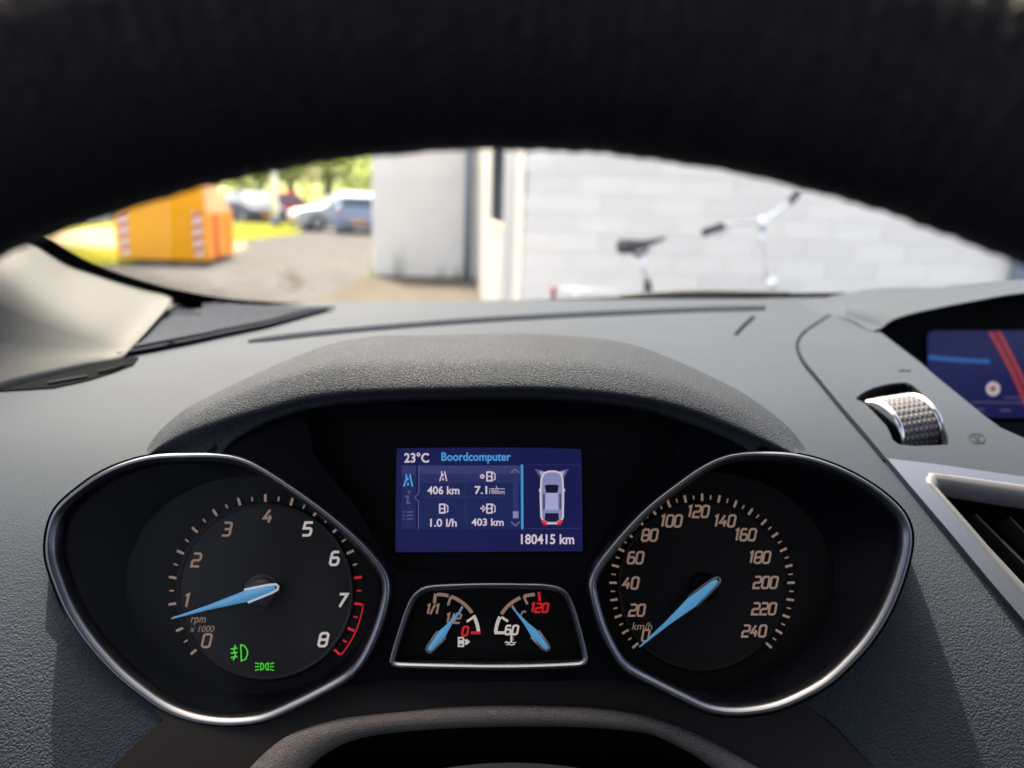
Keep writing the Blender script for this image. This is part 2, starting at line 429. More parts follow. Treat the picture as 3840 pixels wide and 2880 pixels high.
sl_ = MB(); slab(sl_, ta-.02, tb+.02, zs-.045, zs-.003, .10, .006); ext("window_sill", sl_, mat("stained_sill", (.42, .38, .27), rough=.9), bld, smooth=False)
p = MB().cyl(sw(LN-.06, GZ+.02, .10) + Vector((-.05, -.1, 0)), sw(LN-.06, HT-.05, .10) + Vector((-.05, -.1, 0)), .055, n=12)
ext("downpipe", p, M_pipe, bld)
tp = t_at(1905)
slab(pp := MB(), t_at(1930), t_at(1888), GZ+.02, HT-.03, .004, .004); ext("wall_strip", pp, M_pipe2, bld, smooth=False)
# block wall
bw, bh, jt = .285, .106, .009
mb = MB().box(((xc+5.2)/2+.02, 4.46, (GZ+HT)/2), (5.2-xc, .30, HT-GZ)); ext("wall_core", mb, M_mort, bld, smooth=False)
mb = MB().box(((xc+5.2)/2, 8.6, HT+.06), (5.6-xc, 8.7, .1)); ext("roof_edge", mb, M_pipe, bld, smooth=False)
nr = int((HT-GZ)/bh)
vis = []; rest = MB()
def brick_mb(w_, r=None):
    m_ = MB().box((0, 0, 0), (w_-jt, .022, bh-jt)); return m_
base_me = {}
for mi, mm in enumerate((M_brick, M_brick2)):
    me = bpy.data.meshes.new("brick"); b_ = brick_mb(bw); me.from_pydata([tuple(v) for v in b_.v], [], b_.f); me.materials.append(mm); base_me[mi] = me
for r_ in range(nr):
    z = GZ + (r_+.5)*bh; off = (r_ % 2)*bw/2 + random.uniform(-.01, .01)
    k = 0; x = xc + bw/2 - off + .0
    while x < 5.0:
        xs = x
        if x - bw/2 < xc - .002:          # closer at the corner
            wd = x + bw/2 - xc
            if wd > .05: rest.box((xc + wd/2, 4.316, z), (wd-jt, .022, bh-jt))
        else:
            vis.append((x, z))
        x += bw
vis.sort(key=lambda q: abs(q[0]-1.25)*.35 + abs(q[1]-0.05)*1.3)
for i, (x, z) in enumerate(vis):
    if i < 288:
        o = bpy.data.objects.new("brick", base_me[random.random() < .3]); COL.objects.link(o)
        o.matrix_world = EM @ Matrix.Translation((x, 4.316 - random.uniform(0, .0025), z))
        o.parent = bld; o.matrix_parent_inverse = bld.matrix_basis.inverted()
    else: rest.box((x, 4.316, z), (bw-jt, .022, bh-jt))
ext("bricks", rest, M_brick, bld, smooth=False, kind='stuff')
dx = EP(3840, 1000, 4.2).x
dr = MB().box((dx+.43, 4.25, GZ+1.02), (.9, .06, 2.04)); door = ext("door", dr, M_pipe, bld, smooth=False)

# weeds at the foot of the far block
M_weed = mat("weed_green", (.12, .20, .06), rough=.7, trans=.3)
def weed(px, py, h, n, sp, label):
    b = EP(px, py, 12.35); b.z = GZ; mb = MB()
    for i in range(n):
        a = random.uniform(0, 6.28); base = b + Vector((random.uniform(-sp, sp), random.uniform(-.06, .1), 0)); hh = h*random.uniform(.5, 1)
        for k in range(9):
            q = base + Vector((math.cos(a)*.03, math.sin(a)*.03, 1))*(hh*k/9); s = Vector((math.cos(k*2.4), math.sin(k*2.4), .4))*.055*(1.2-k/9)
            sd_ = Vector((-s.y, s.x, 0))*.3
            mb.add([q, q+s*.5+sd_, q+s, q+s*.5-sd_], [(0, 1, 2, 3)])
        mb.tube([base, base+Vector((math.cos(a)*.03, math.sin(a)*.03, 1))*hh], [.004, .002], 4)
    o = ext("weed", mb, M_weed, smooth=False); tag(o, label, "plant", "weeds along the white wall"); return o
weed(1500, 1030, .62, 9, .09, "tall green weed standing alone against the white wall")
weed(1690, 1035, .30, 12, .22, "low spreading weed near the grey downpipe of the white wall")
weed(1385, 1030, .34, 5, .05, "small weed at the outer corner of the white wall")
lv = MB()
for i in range(46):
    c = G(random.gauss(1098, 32), random.gauss(1048, 20)); a = random.uniform(0, 6.28)
    u = Vector((math.cos(a), math.sin(a), random.uniform(-.1, .3)))*.05; v = Vector((-u.y, u.x, .02))*.7
    c.z = GZ+.02; lv.add([c-u, c+v, c+u, c-v], [(0, 1, 2, 3)])
tag(ext("dead_leaves", lv, mat("dead_leaf", (.035, .03, .028), rough=.8), smooth=False), "scatter of dark dead leaves on the asphalt", None, kind='stuff')

# ---- orange container
A0 = G(440, 985); B0 = G(782, 992); K0 = G(908, 962)
ux = (B0-A0); wid = ux.length; ux.normalize(); uy = (K0-B0); uy = (uy - ux*uy.dot(ux)).normalized(); dep = max(1.4, (K0-B0).dot(uy)); Z = Vector((0, 0, 1))
px_m = B0.y/F; hb = (992-812)*px_m*1.02; hl = (992-655)*px_m
ct = empty("waste_container", "orange waste container with red and white corner stripes on the yard", "container", EM @ A0)
def cpnt(a, b, h): return A0 + ux*a + uy*b + Z*h
V = [cpnt(a, b, h) for h in (.06, hb) for a, b in ((0, 0), (wid, 0), (wid, dep), (0, dep))]
hull = [(0,3,2,1),(4,5,6,7),(0,1,5,4),(1,2,6,5),(2,3,7,6),(3,0,4,7)]
mk("lower_body", extV(V), hull, None, ct, smooth=False, bevel=.02, mats=[M_oran, mat("shaded_orange", (.55,.215,.03), rough=.7)], fm=[0, 0, 0, 1, 0, 0])  # right face: its shade is painted in as a darker orange
V = [cpnt(a, b, h) for a, b, h in ((0,.0,hb+.004),(wid,.0,hb+.004),(wid-.0,dep,hb+.004),(0,dep,hb+.004),(.12,.0,hl),(wid-.10,.0,hl),(wid-.16,dep*.55,hl-.04),(.12,dep*.55,hl-.04))]
V[5] = cpnt(wid-.06, 0, hl)
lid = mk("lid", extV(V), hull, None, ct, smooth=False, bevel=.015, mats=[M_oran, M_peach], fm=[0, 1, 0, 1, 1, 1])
for a in (.10, wid-.20):
    st = MB(); 
    o = ext("striped_marker", MB().box(cpnt(a+.05, -.006, (hb*.98)*.62), (.14, .008, hb*.86), Matrix.Rotation(math.atan2(ux.y, ux.x), 3, 'Z')), M_stw, ct, smooth=False)
    for k in range(4):
        z0 = hb*.62 - hb*.40 + k*hb*.22
        q = [cpnt(a-.018, -.013, z0), cpnt(a+.118, -.013, z0+.07), cpnt(a+.118, -.013, z0+.07+hb*.10), cpnt(a-.018, -.013, z0+hb*.10)]
        mk("stripe", extV(q), [(0, 1, 2, 3)], M_str, o, smooth=False)
for b in (.30, .78):
    ext("side_rib", MB().box(cpnt(wid+.02, dep*b, hb*.5+.03), (.04, .05, hb*.9), Matrix.Rotation(math.atan2(uy.y, uy.x)-math.pi/2, 3, 'Z')), M_str if b < .5 else M_oran, ct, smooth=False)
for a, b in ((.15, .2), (wid-.15, .2), (wid-.15, dep-.2), (.15, dep-.2)):
    ext("foot", MB().box(cpnt(a, b, .03), (.1, .1, .06)), M_tyre, ct, smooth=False)

# ---- lamp post
b = G(1035, 858); pole = MB().tube([b, b+Vector((0, 0, 5.2))], [.13, .09], 12)
lp = empty("lamp_post", "white lamp post on the grass verge behind the container", "lamp post", EM @ b)
ext("pole", pole, mat("white_metal", (.75, .75, .74), rough=.5), lp)
ext("lamp_head", MB().tube([b+Vector((0, 0, 5.2)), b+Vector((.1, -.3, 5.45)), b+Vector((.15, -.9, 5.5))], [.07, .10, .12], 10), M_pipe2, lp)
ext("base_collar", MB().cyl(b, b+Vector((0, 0, .5)), .16, .16, 12), M_pipe2, lp)

# ---- parked cars
def car(label, col, pos, head, L=4.2, Wd=1.75, Ht=1.48, hatch=True, name="parked_car"):
    root = bpy.data.objects.new(name, None); COL.objects.link(root)
    M4 = EM @ Matrix.Translation(Vector((pos.x, pos.y, GZ))) @ Matrix.Rotation(head, 4, 'Z')
    root.matrix_world = M4; tag(root, label, "car", "cars parked beyond the yard")
    body_m = mat("car_paint_" + "_".join(str(int(c*100)) for c in col), col, rough=.5, metal=0, coat=.0, spec=.02)
    def add(nm, V, Fs, m, par=root, smooth=True, bevel=0, sub=0):
        me = bpy.data.meshes.new(nm); me.from_pydata([tuple(v) for v in V], [], Fs); me.materials.append(m)
        if smooth: me.polygons.foreach_set("use_smooth", [True]*len(me.polygons))
        o = bpy.data.objects.new(nm, me); COL.objects.link(o); o.parent = par
        if bevel: bb = o.modifiers.new("b", 'BEVEL'); bb.width = bevel; bb.segments = 3; bb.limit_method = 'ANGLE'; bb.angle_limit = R(25)
        return o
    h = L/2; rr = h-.05 if hatch else h-.75
    top = [(-h, .42), (-h+.03, .68), (-h+.25, .80), (-h+1.0, .92), (-h+1.75, Ht-.06), (-h+2.2, Ht), (rr-.6, Ht-.03), (rr-.12, Ht-.16), (rr+.02, .95), (h, .88), (h, .45)]
    bot = [(-h, .30), (-h+.03, .24), (-h+.25, .22), (-h+1.0, .22), (-h+1.75, .22), (-h+2.2, .22), (rr-.6, .22), (rr-.12, .22), (rr+.02, .22), (h, .24), (h, .30)]
    rows = []
    for i, ((x, zt), (xb, zb)) in enumerate(zip(top, bot)):
        e = .86 if i in (0, 10) else (.95 if i in (1, 9) else 1.0); w0 = Wd/2*e; belt = min(zt, .90)
        wt = w0*(.98 if zt < .95 else .78)
        rows.append([Vector((y, x if True else 0, z)) for y, z in ((-w0*.95, zb), (-w0, zb+.2), (-w0, (zb+belt)/2+.05), (-w0*.97, belt), (-wt, zt-.03), (-wt*.8, zt), (wt*.8, zt), (wt, zt-.03), (w0*.97, belt), (w0, (zb+belt)/2+.05), (w0, zb+.2), (w0*.95, zb))])
    V, Fs = loft(rows, True); n = 12
    Fs += [tuple(range(n))[::-1], tuple(range(len(V)-n, len(V)))]
    add("body", V, Fs, body_m, smooth=True, bevel=.02)
    def quad(nm, pts, m, th=.012):
        pts = [Vector(p) for p in pts]; nn = (pts[1]-pts[0]).cross(pts[2]-pts[0]).normalized()
        c = sum(pts, Vector())/len(pts)
        if nn.dot(c - Vector((0, 0, .6))) < 0: nn = -nn
        mb = prism([p + nn*th for p in pts], nn, th*1.6); return add(nm, mb.v, mb.f, m, smooth=False)
    wt = Wd/2*.80
    quad("windscreen", [(-wt*.95, -h+1.08, .99), (wt*.95, -h+1.08, .99), (wt*.78, -h+1.72, Ht-.065), (-wt*.78, -h+1.72, Ht-.065)], M_pglass)
    quad("rear_window", [(-wt*.92, rr+.035, .98), (wt*.92, rr+.035, .98), (wt*.8, rr-.085, Ht-.20), (-wt*.8, rr-.085, Ht-.20)], M_pglass)
    for s in (-1, 1):
        for (a, b_, c, d) in ((-h+1.25, -h+2.15, -h+2.12, -h+1.85), (-h+2.22, rr-.35, rr-.55, -h+2.2)):
            quad("side_window", [(s*Wd/2*.965, a, .95), (s*Wd/2*.965, b_, .95), (s*wt*1.0, c, Ht-.13), (s*wt*1.0, d, Ht-.13)], M_pglass)
        quad("headlight", [(s*Wd/2*.50, -h+.02, .60), (s*Wd/2*.90, -h+.10, .62), (s*Wd/2*.90, -h+.13, .76), (s*Wd/2*.52, -h+.05, .72)], M_chr)
        quad("tail_light", [(s*Wd/2*.70, h+.0, .62), (s*Wd/2*.95, h-.03, .62), (s*Wd/2*.95, h-.04, .86), (s*Wd/2*.72, h-.0, .84)], M_str)
        for yy in (-h+.78, h-.78):
            mb = MB().cyl((s*(Wd/2-.20), yy, .32), (s*(Wd/2+.012), yy, .32), .32, .32, 24); o = add("wheel", mb.v, mb.f, M_tyre, smooth=False, bevel=.02)
            mb = MB().cyl((s*(Wd/2+.008), yy, .32), (s*(Wd/2+.025), yy, .32), .20, .18, 16); add("rim", mb.v, mb.f, M_rim, o, smooth=False)
    for yy, c in ((-h-.012, M_stw), (h+.012, None)):
        quad("number_plate", [(-.26, yy, .42), (.26, yy, .42), (.26, yy, .53), (-.26, yy, .53)], mat("yellow_plate", (.75, .36, .06), rough=.5))
    for yy in (-h-.0, h+.0):
        quad("bumper_strip", [(-Wd*.38, yy, .27), (Wd*.38, yy, .27), (Wd*.38, yy, .36), (-Wd*.38, yy, .36)], M_tyre)
    return root
def at_ground(px, py): return G(px, py)
# heading 0: nose towards -y (facing us)
c1 = at_ground(1300, 866); car("silver hatchback seen from its front corner beside the blue-grey car", (.40, .42, .44), Vector((c1.x, c1.y, 0)), R(-62), L=4.3, Ht=1.50)
c2 = at_ground(1378, 872); car("blue-grey hatchback seen from behind with an orange number plate", (.25, .31, .42), Vector((c2.x, c2.y-.3, 0)), R(184), L=4.1, Ht=1.48)
c3 = at_ground(952, 838); car("dark blue car parked behind the verge next to the container", (.05, .06, .095), Vector((c3.x, c3.y, 0)), R(35), L=4.4)
c4 = at_ground(1062, 836); car("red car parked behind the white lamp post", (.55, .04, .05), Vector((c4.x, c4.y, 0)), R(155), L=4.2)
c5 = at_ground(370, 826); car("white car parked far beyond the pavement left of the container", (.75, .75, .76), Vector((c5.x, c5.y, 0)), R(80), L=4.6)

# ---- trees
M_leafa = mat("leaf_yellow_green", (.38,.43,.19), rough=.7, spec=.05, noise=(.8, .35, 3), trans=.78)
M_leafb = mat("leaf_green", (.29,.35,.16), rough=.7, spec=.05, noise=(.8, .35, 3), trans=.75)
def tree(label, px, Y, ht, rad, seed, m, n=5200):
    n = int(n*.62)
    rnd = random.Random(seed); b = EP(px, 800, Y); b.z = GZ
    root = empty("tree", label, "tree", EM @ b, "trees behind the parked cars")
    tr = MB(); top = b + Vector((0, 0, ht*.6)); tr.tube([b, b+Vector((.1, 0, ht*.3)), top], [.28, .2, .1], 8); tips = []
    for k in range(11):
        a = k*2.4; s = b + Vector((0, 0, ht*(.22+.035*k))); e = s + Vector((math.cos(a)*rad*.75, math.sin(a)*rad*.75, rad*rnd.uniform(.2, .9)))
        tr.tube([s, (s+e)/2+Vector((0, 0, .3)), e], [.1, .07, .03], 5); tips += [e, (s+e)/2]
    tips += [top + Vector((0, 0, ht*.12))]
    ext("trunk", tr, M_bark, root)
    cl = []
    for t in tips:
        for _ in range(3): cl.append((t + Vector((rnd.gauss(0, rad*.2), rnd.gauss(0, rad*.2), rnd.gauss(0, rad*.16))), rad*rnd.uniform(.18, .34)))
    cr_ = MB()
    for i in range(n):
        c, r_ = rnd.choice(cl); d = Vector((rnd.gauss(0, 1), rnd.gauss(0, 1), rnd.gauss(0, .8))).normalized()*r_*rnd.uniform(.6, 1.05)
        q = c + d; u = Vector((rnd.uniform(-1, 1), rnd.uniform(-1, 1), rnd.uniform(-1, 1))).normalized(); v = u.orthogonal().normalized(); s = rnd.uniform(.11, .21)
        cr_.add([q-u*s, q+v*s*.6, q+u*s, q-v*s*.6], [(0, 1, 2, 3)])
    ext("crown", cr_, m, root, smooth=False)
tree("yellow-green tree whose crown stands over the silver hatchback", 1230, 42, 9.0, 3.6, 3, M_leafa, 9000)
tree("green tree just right of the white lamp post", 1090, 46, 8.2, 3.2, 5, M_leafb, 7000)
tree("yellow-green tree just left of the white lamp post", 975, 44, 7.6, 3.2, 9, M_leafa, 7000)
tree("green tree partly hidden by the edge of the white building", 1420, 50, 5.2, 2.8, 12, M_leafb, 6000)
tree("tree standing behind the orange container", 800, 48, 8.5, 3.8, 15, M_leafb, 6000)
hd = MB()
for i in range(9000):
    x = random.uniform(-60, 2); y = 58 + random.gauss(0, 1.0); z = GZ + random.uniform(0, 2.5); u = Vector((random.uniform(-1, 1), random.uniform(-1, 1), random.uniform(-1, 1))).normalized(); v = u.orthogonal().normalized(); s = random.uniform(.12, .25)
    q = Vector((x, y, z)); hd.add([q-u*s, q+v*s*.7, q+u*s, q-v*s*.7], [(0, 1, 2, 3)])
tag(ext("hedge_foliage", hd, M_leafb, smooth=False), "green hedge mass behind the parked cars", None, kind='stuff')

# ---- bicycle leaning at the block wall
BY = 3.75
M_bwht = mat("bicycle_white_paint", (.78, .78, .76), rough=.3, coat=.5)
M_bchr = mat('bicycle_bright_metal', (.85,.85,.85), rough=.25, metal=.6)
M_bblk = mat("bicycle_black_rubber", (.035, .038, .042), rough=.6)
def BP(px, py, dy=0): return EP(px, py, BY+dy)
bk = empty("bicycle", "white city bicycle with a black saddle leaning against the white block wall", "bicycle", EM @ Vector((BP(2450, 1000).x, BY, GZ)))
s0 = BP(2428, 1100); bb_ = s0 + Vector((.13, 0, -.46)); rw = Vector((BP(2250, 1100).x-.10, BY, GZ+.345)); fw = Vector((BP(2880, 1100).x+.17, BY, GZ+.345))
hd_t = BP(2880, 1085); hd_b = hd_t + Vector((.05, 0, -.17))
for c in (rw, fw):
    ring = [c + Vector((math.cos(a)*.33, 0, math.sin(a)*.33)) for a in [i/40*2*math.pi for i in range(40)]]
    o = ext("wheel", MB().tube(ring, .018, 8, closed=True), M_tyre, bk)
    ring = [c + Vector((math.cos(a)*.312, 0, math.sin(a)*.312)) for a in [i/40*2*math.pi for i in range(40)]]
    ext("rim", MB().tube(ring, .009, 6, closed=True), M_chr, o)
    spk = MB()
    for i in range(28):
        a = i/28*2*math.pi; spk.tube([c + Vector((math.cos(a+.4)*.02, (-1)**i*.03, math.sin(a+.4)*.02)), c + Vector((math.cos(a)*.31, 0, math.sin(a)*.31))], .0012, 4)
    spk.cyl(c+Vector((0, -.05, 0)), c+Vector((0, .05, 0)), .02, .02, 12); ext("spokes", spk, M_chr, o)
    arc = [c + Vector((math.cos(a)*.372, 0, math.sin(a)*.372)) for a in [R(20)+i/20*R(150) for i in range(21)]]
    mg = MB()
    V, Fs = loft([[p_ + Vector((0, dy, 0)) + (p_-c).normalized()*dz for dy, dz in ((-.03, -.01), (-.015, 0), (.015, 0), (.03, -.01))] for p_ in arc]); mg.add(V, Fs)
    ext("mudguard", mg, M_bwht, bk, solid=.002)
fr = MB()
for a, b_, r_ in ((s0, bb_, .017), (bb_, hd_b, .019), (s0+Vector((.01, 0, -.12)), hd_b+Vector((-.01, 0, .05)), .014), (bb_, rw, .011), (s0+Vector((.01, 0, -.06)), rw, .009), (hd_b, fw, .014), (hd_t, hd_b, .020)): fr.tube([a, b_], r_, 10)
ext("frame", fr, M_bwht, bk)
ext("seat_post", MB().tube([BP(2395, 945), BP(2412, 1000), BP(2428, 1062)], .0135, 10), M_bchr, bk)
ext("seat_clamp", MB().tube([BP(2426, 1055), BP(2434, 1112)], .021, 10), M_bblk, bk)
# saddle: nose to the right, raised; wide tail left
sad = []
for px, zt, zb, hw in ((2312, 905, 940, .03), (2325, 893, 958, .085), (2360, 896, 952, .10), (2400, 900, 940, .08), (2440, 897, 925, .035), (2475, 890, 908, .022), (2500, 884, 898, .012)):
    a = BP(px, zt); b_ = BP(px, zb)
    sad.append([Vector((a.x, BY+dy, zz)) for dy, zz in ((-hw, (a.z+b_.z)/2), (-hw*.7, a.z-.004), (0, a.z), (hw*.7, a.z-.004), (hw, (a.z+b_.z)/2), (hw*.6, b_.z), (0, b_.z+.006), (-hw*.6, b_.z))])
V, Fs = loft(sad, True); Fs += [tuple(range(8))[::-1], tuple(range(len(V)-8, len(V)))]
ext("saddle", MB().add(V, Fs), M_bblk, bk, sub=1)
ext("saddle_bracket", MB().tube([BP(2370, 945), BP(2390, 962), BP(2430, 935)], .010, 6), M_bblk, bk)
ext("stem", MB().tube([hd_t, BP(2872, 1000), BP(2855, 900), BP(2858, 845)], [.015, .0135, .0135, .015], 10), M_bchr, bk)
ext("stem_clamp", MB().tube([BP(2850, 870), BP(2866, 815)], [.022, .024], 10), M_bchr, bk)
bar = [BP(2650, 868, -.26), BP(2720, 845, -.20), BP(2790, 832, -.08), BP(2858, 828, 0), BP(2905, 800, .06), BP(2950, 765, .14), BP(2990, 728, .20)]
bar = [Vector(p_) for p_ in cr([tuple(b_) for b_ in bar], 4)]
ext("handlebar", MB().tube(bar, .0115, 10), M_bchr, bk)
ext("grip", MB().tube([BP(2640, 872, -.27), BP(2712, 848, -.21)], .018, 10), M_bblk, bk)
ext("grip", MB().tube([BP(2958, 760, .15), BP(2993, 724, .21)], .018, 10), M_bblk, bk)
ext("brake_lever", MB().tube([BP(2740, 858, -.19), BP(2690, 880, -.24)], .006, 6), M_bchr, bk)
ext("rear_light", MB().box(BP(2075, 1098), (.022, .05, .06)), mat("lamp_dark_red", (.22,.02,.02), rough=.4), bk, smooth=False, bevel=.006)
rk = MB()
for dy in (-.05, .05):
    rk.tube([BP(2110, 1085, dy), BP(2330, 1092, dy), BP(2410, 1110, dy)], .006, 6)
for px in (2115, 2190, 2270, 2330): rk.tube([BP(px, 1087, -.05), BP(px, 1087, .05)], .005, 6)
for dy in (-.05, .05): rk.tube([BP(2160, 1088, dy), rw+Vector((0, dy, 0))], .005, 6)
ext("luggage_rack", rk, M_bwht, bk)
ext("head_lamp", MB().tube([BP(2870, 1065, 0), BP(2905, 1068, 0)], [.03, .04], 14), M_bwht, bk)
ext("pedal", MB().box(bb_ + Vector((.10, -.12, -.10)), (.09, .08, .02)), M_bblk, bk, smooth=False)
ck = MB().tube([bb_+Vector((0, -.07, 0)), bb_+Vector((.10, -.08, -.10))], .009, 6)
ck.cyl(bb_+Vector((0, -.05, 0)), bb_+Vector((0, -.04, 0)), .09, .09, 24); ext("crank", ck, M_bchr, bk)
# ================================================================== INSIDE THE CAR
# ---- traced outlines (photograph pixels), put on their real surfaces below
TB = [(235,560),(255,460),(300,385),(400,300),(500,235),(620,185),(750,155),(900,148),(1050,148),(1160,165),(1260,210),(1400,300),(1520,385),(1640,480),(1740,570),(1820,660),(1865,730),(1875,800),(1865,870),(1840,960),(1800,1060),(1750,1150),(1680,1220),(1560,1290),(1400,1370),(1280,1420),(1180,1438),(1060,1440),(930,1420),(800,1370),(680,1290),(560,1190),(450,1070),(370,960),(310,850),(260,720),(238,640)]
TB = [(u/1.296, 1600+v/1.296) for u, v in TB]
SB = [(95,790),(100,740),(130,680),(190,600),(280,495),(380,395),(500,300),(620,215),(720,165),(820,142),(950,140),(1080,150),(1200,178),(1320,225),(1430,285),(1520,350),(1590,420),(1625,490),(1632,560),(1615,660),(1570,800),(1510,930),(1430,1050),(1340,1150),(1240,1240),(1120,1310),(1000,1360),(880,1385),(760,1390),(650,1370),(520,1310),(400,1250),(270,1180),(210,1110),(150,990),(115,880)]
SB = [(2150+u/1.296, 1600+v/1.296) for u, v in SB]
FB = [(1463,2487),(1492,2385),(1533,2268),(1562,2230),(1602,2209),(1700,2202),(1823,2199),(1950,2200),(2058,2204),(2115,2223),(2144,2268),(2172,2358),(2199,2470),(2190,2494),(2152,2500),(2010,2506),(1870,2508),(1700,2506),(1494,2501),(1468,2496)]
def closed_px(pts, n=5, N=None):
    q = cr(pts, n, True)
    if N:
        q2 = q + [q[0]]; q = resample(q2, N+1)[:-1]
    return q
def sweep_band(name, px, prof, m, parent, base=0.0, mapf=None):
    """closed band round a traced outline; prof: (outward, height) in metres"""
    mapf = mapf or C
    pts = [mapf(x, y, base) for x, y in px]; n = len(pts)
    ctr = sum(pts, Vector())/n; rows = []
    for i in range(n):
        t = (pts[(i+1) % n] - pts[i-1]).normalized(); o = t.cross(CN).normalized()
        if i == 0: s = 1 if o.dot(pts[0]-ctr) > 0 else -1
        rows.append([pts[i] + o*s*a + CN*b for a, b in prof])
    rows.append(rows[0]); V, Fs = loft(rows)
    return mk(name, V, Fs, m, parent)
TBp = closed_px(TB, 4, 180); SBp = closed_px(SB, 4, 180); FBp = closed_px(FB, 4, 100)
def inset(px, d):
    n = len(px); cx = sum(p[0] for p in px)/n; cy = sum(p[1] for p in px)/n; out = []
    for i in range(n):
        a, b = px[i-1], px[(i+1) % n]; dx, dy = b[0]-a[0], b[1]-a[1]; l = math.hypot(dx, dy) or 1
        nx, ny = -dy/l, dx/l
        if nx*(cx-px[i][0]) + ny*(cy-px[i][1]) < 0 and i == 0: s = -1
        elif i == 0: s = 1
        out.append((px[i][0]+nx*d*s, px[i][1]+ny*d*s))
    return out
# outline of the opening in the dashboard skin behind the cluster
def arc(px, i0, i1):
    return px[i0:i1]
lft = [p_ for p_ in inset(TBp, 6)]; rgt = [p_ for p_ in inset(SBp, 6)]
def sub_path(px, start, end, direction):
    n = len(px); i = min(range(n), key=lambda k: math.dist(px[k], start)); j = min(range(n), key=lambda k: math.dist(px[k], end)); out = [px[i]]
    while i != j: i = (i + direction) % n; out.append(px[i])
    return out
hole = sub_path(lft, (860,1720), (1330,2545), -1) + [(1450,2540),(1900,2545),(2330,2545)] + sub_path(rgt, (2420,2570), (2830,1715), -1) \
     + [(2760,1600),(2600,1480),(2400,1390),(2150,1330),(1900,1320),(1600,1325),(1350,1345),(1150,1410),(980,1500),(900,1590)]
navh = [(3297,1244),(3500,1405),(3702,1567),(3745,1603),(3845,1648),(4500,1930),(4700,1500),(4500,1120),(3600,1172),(3380,1222)]
VO = [(3319,1736),(3500,1757),(3840,1805),(4200,1862),(4450,2000),(4520,2400),(4400,2800),(4180,2760),(3840,2352),(3700,2190),(3560,2020),(3430,1868)]
L1 = [(3466,1822),(3474,1798),(3510,1793),(3840,1838),(4200,1895),(4360,2010),(4420,2400),(4320,2650),(4180,2620),(3840,2262),(3640,2025),(3500,1862)]
VH = [(3534,1862),(3538,1843),(3565,1842),(3840,1886),(4160,1935),(4270,2030),(4320,2380),(4250,2520),(4140,2500),(3840,2178),(3680,2015),(3560,1890)]
TW = [(3209,1500),(3266,1463),(3356,1443),(3421,1451),(3502,1540),(3551,1638),(3551,1668),(3540,1674),(3368,1673),(3323,1606),(3242,1520)]
ARO = [(934,2880),(1000,2815),(1080,2757),(1190,2716),(1312,2688),(1500,2669),(1682,2652),(1900,2644),(2150,2647),(2300,2658),(2420,2680),(2536,2719),(2690,2790),(2868,2892)]
ARI = [(1150,2892),(1190,2850),(1234,2819),(1300,2785),(1389,2760),(1520,2743),(1682,2732),(1870,2725),(2130,2725),(2300,2735),(2400,2745),(2470,2765),(2590,2825),(2690,2895)]
arch_h = ARI + [(2760,3000),(1080,3000)]

def skin(name, loops, domain, stepf, m, parent=None, off=0.0):
    """dashboard skin as a constrained triangulation in (x,y) with exact holes"""
    V = []; Eg = []; polys = []
    for lp_ in loops:
        q = [S(x, y) for x, y in lp_]; q = [(a.x, a.y) for a in q]; polys.append(q)
        k = len(V); V += [Vector(a) for a in q]; Eg += [(k+i, k+(i+1) % len(q)) for i in range(len(q))]
    x0_, x1_, y0_, y1_ = domain; y = y0_
    while y <= y1_:
        sx, sy = stepf(y); x = x0_
        while x <= x1_:
            if all(min((x-a[0])**2 + (y-a[1])**2 for a in pl[::2]) > (sx*.3)**2 for pl in polys): V.append(Vector((x, y)))
            x += sx
        y += sy
    vo, eo, fo, *_ = delaunay_2d_cdt(V, Eg, [], 0, 1e-6)
    keep = []
    for f in fo:
        cx = sum(vo[i].x for i in f)/3; cy = sum(vo[i].y for i in f)/3
        if not any(inpoly(cx, cy, pl) for pl in polys): keep.append(tuple(f))
    V3 = []
    for v in vo:                     # the skin ends where it meets the windscreen
        y = v.y
        for _ in range(3): y = min(y, .950 - KW*(v.x-.35)**2 - (DZ(v.x, y)+.115)/.764)
        V3.append(Vector((v.x, y, DZ(v.x, y))))
    return mk(name, V3, keep, m, parent)
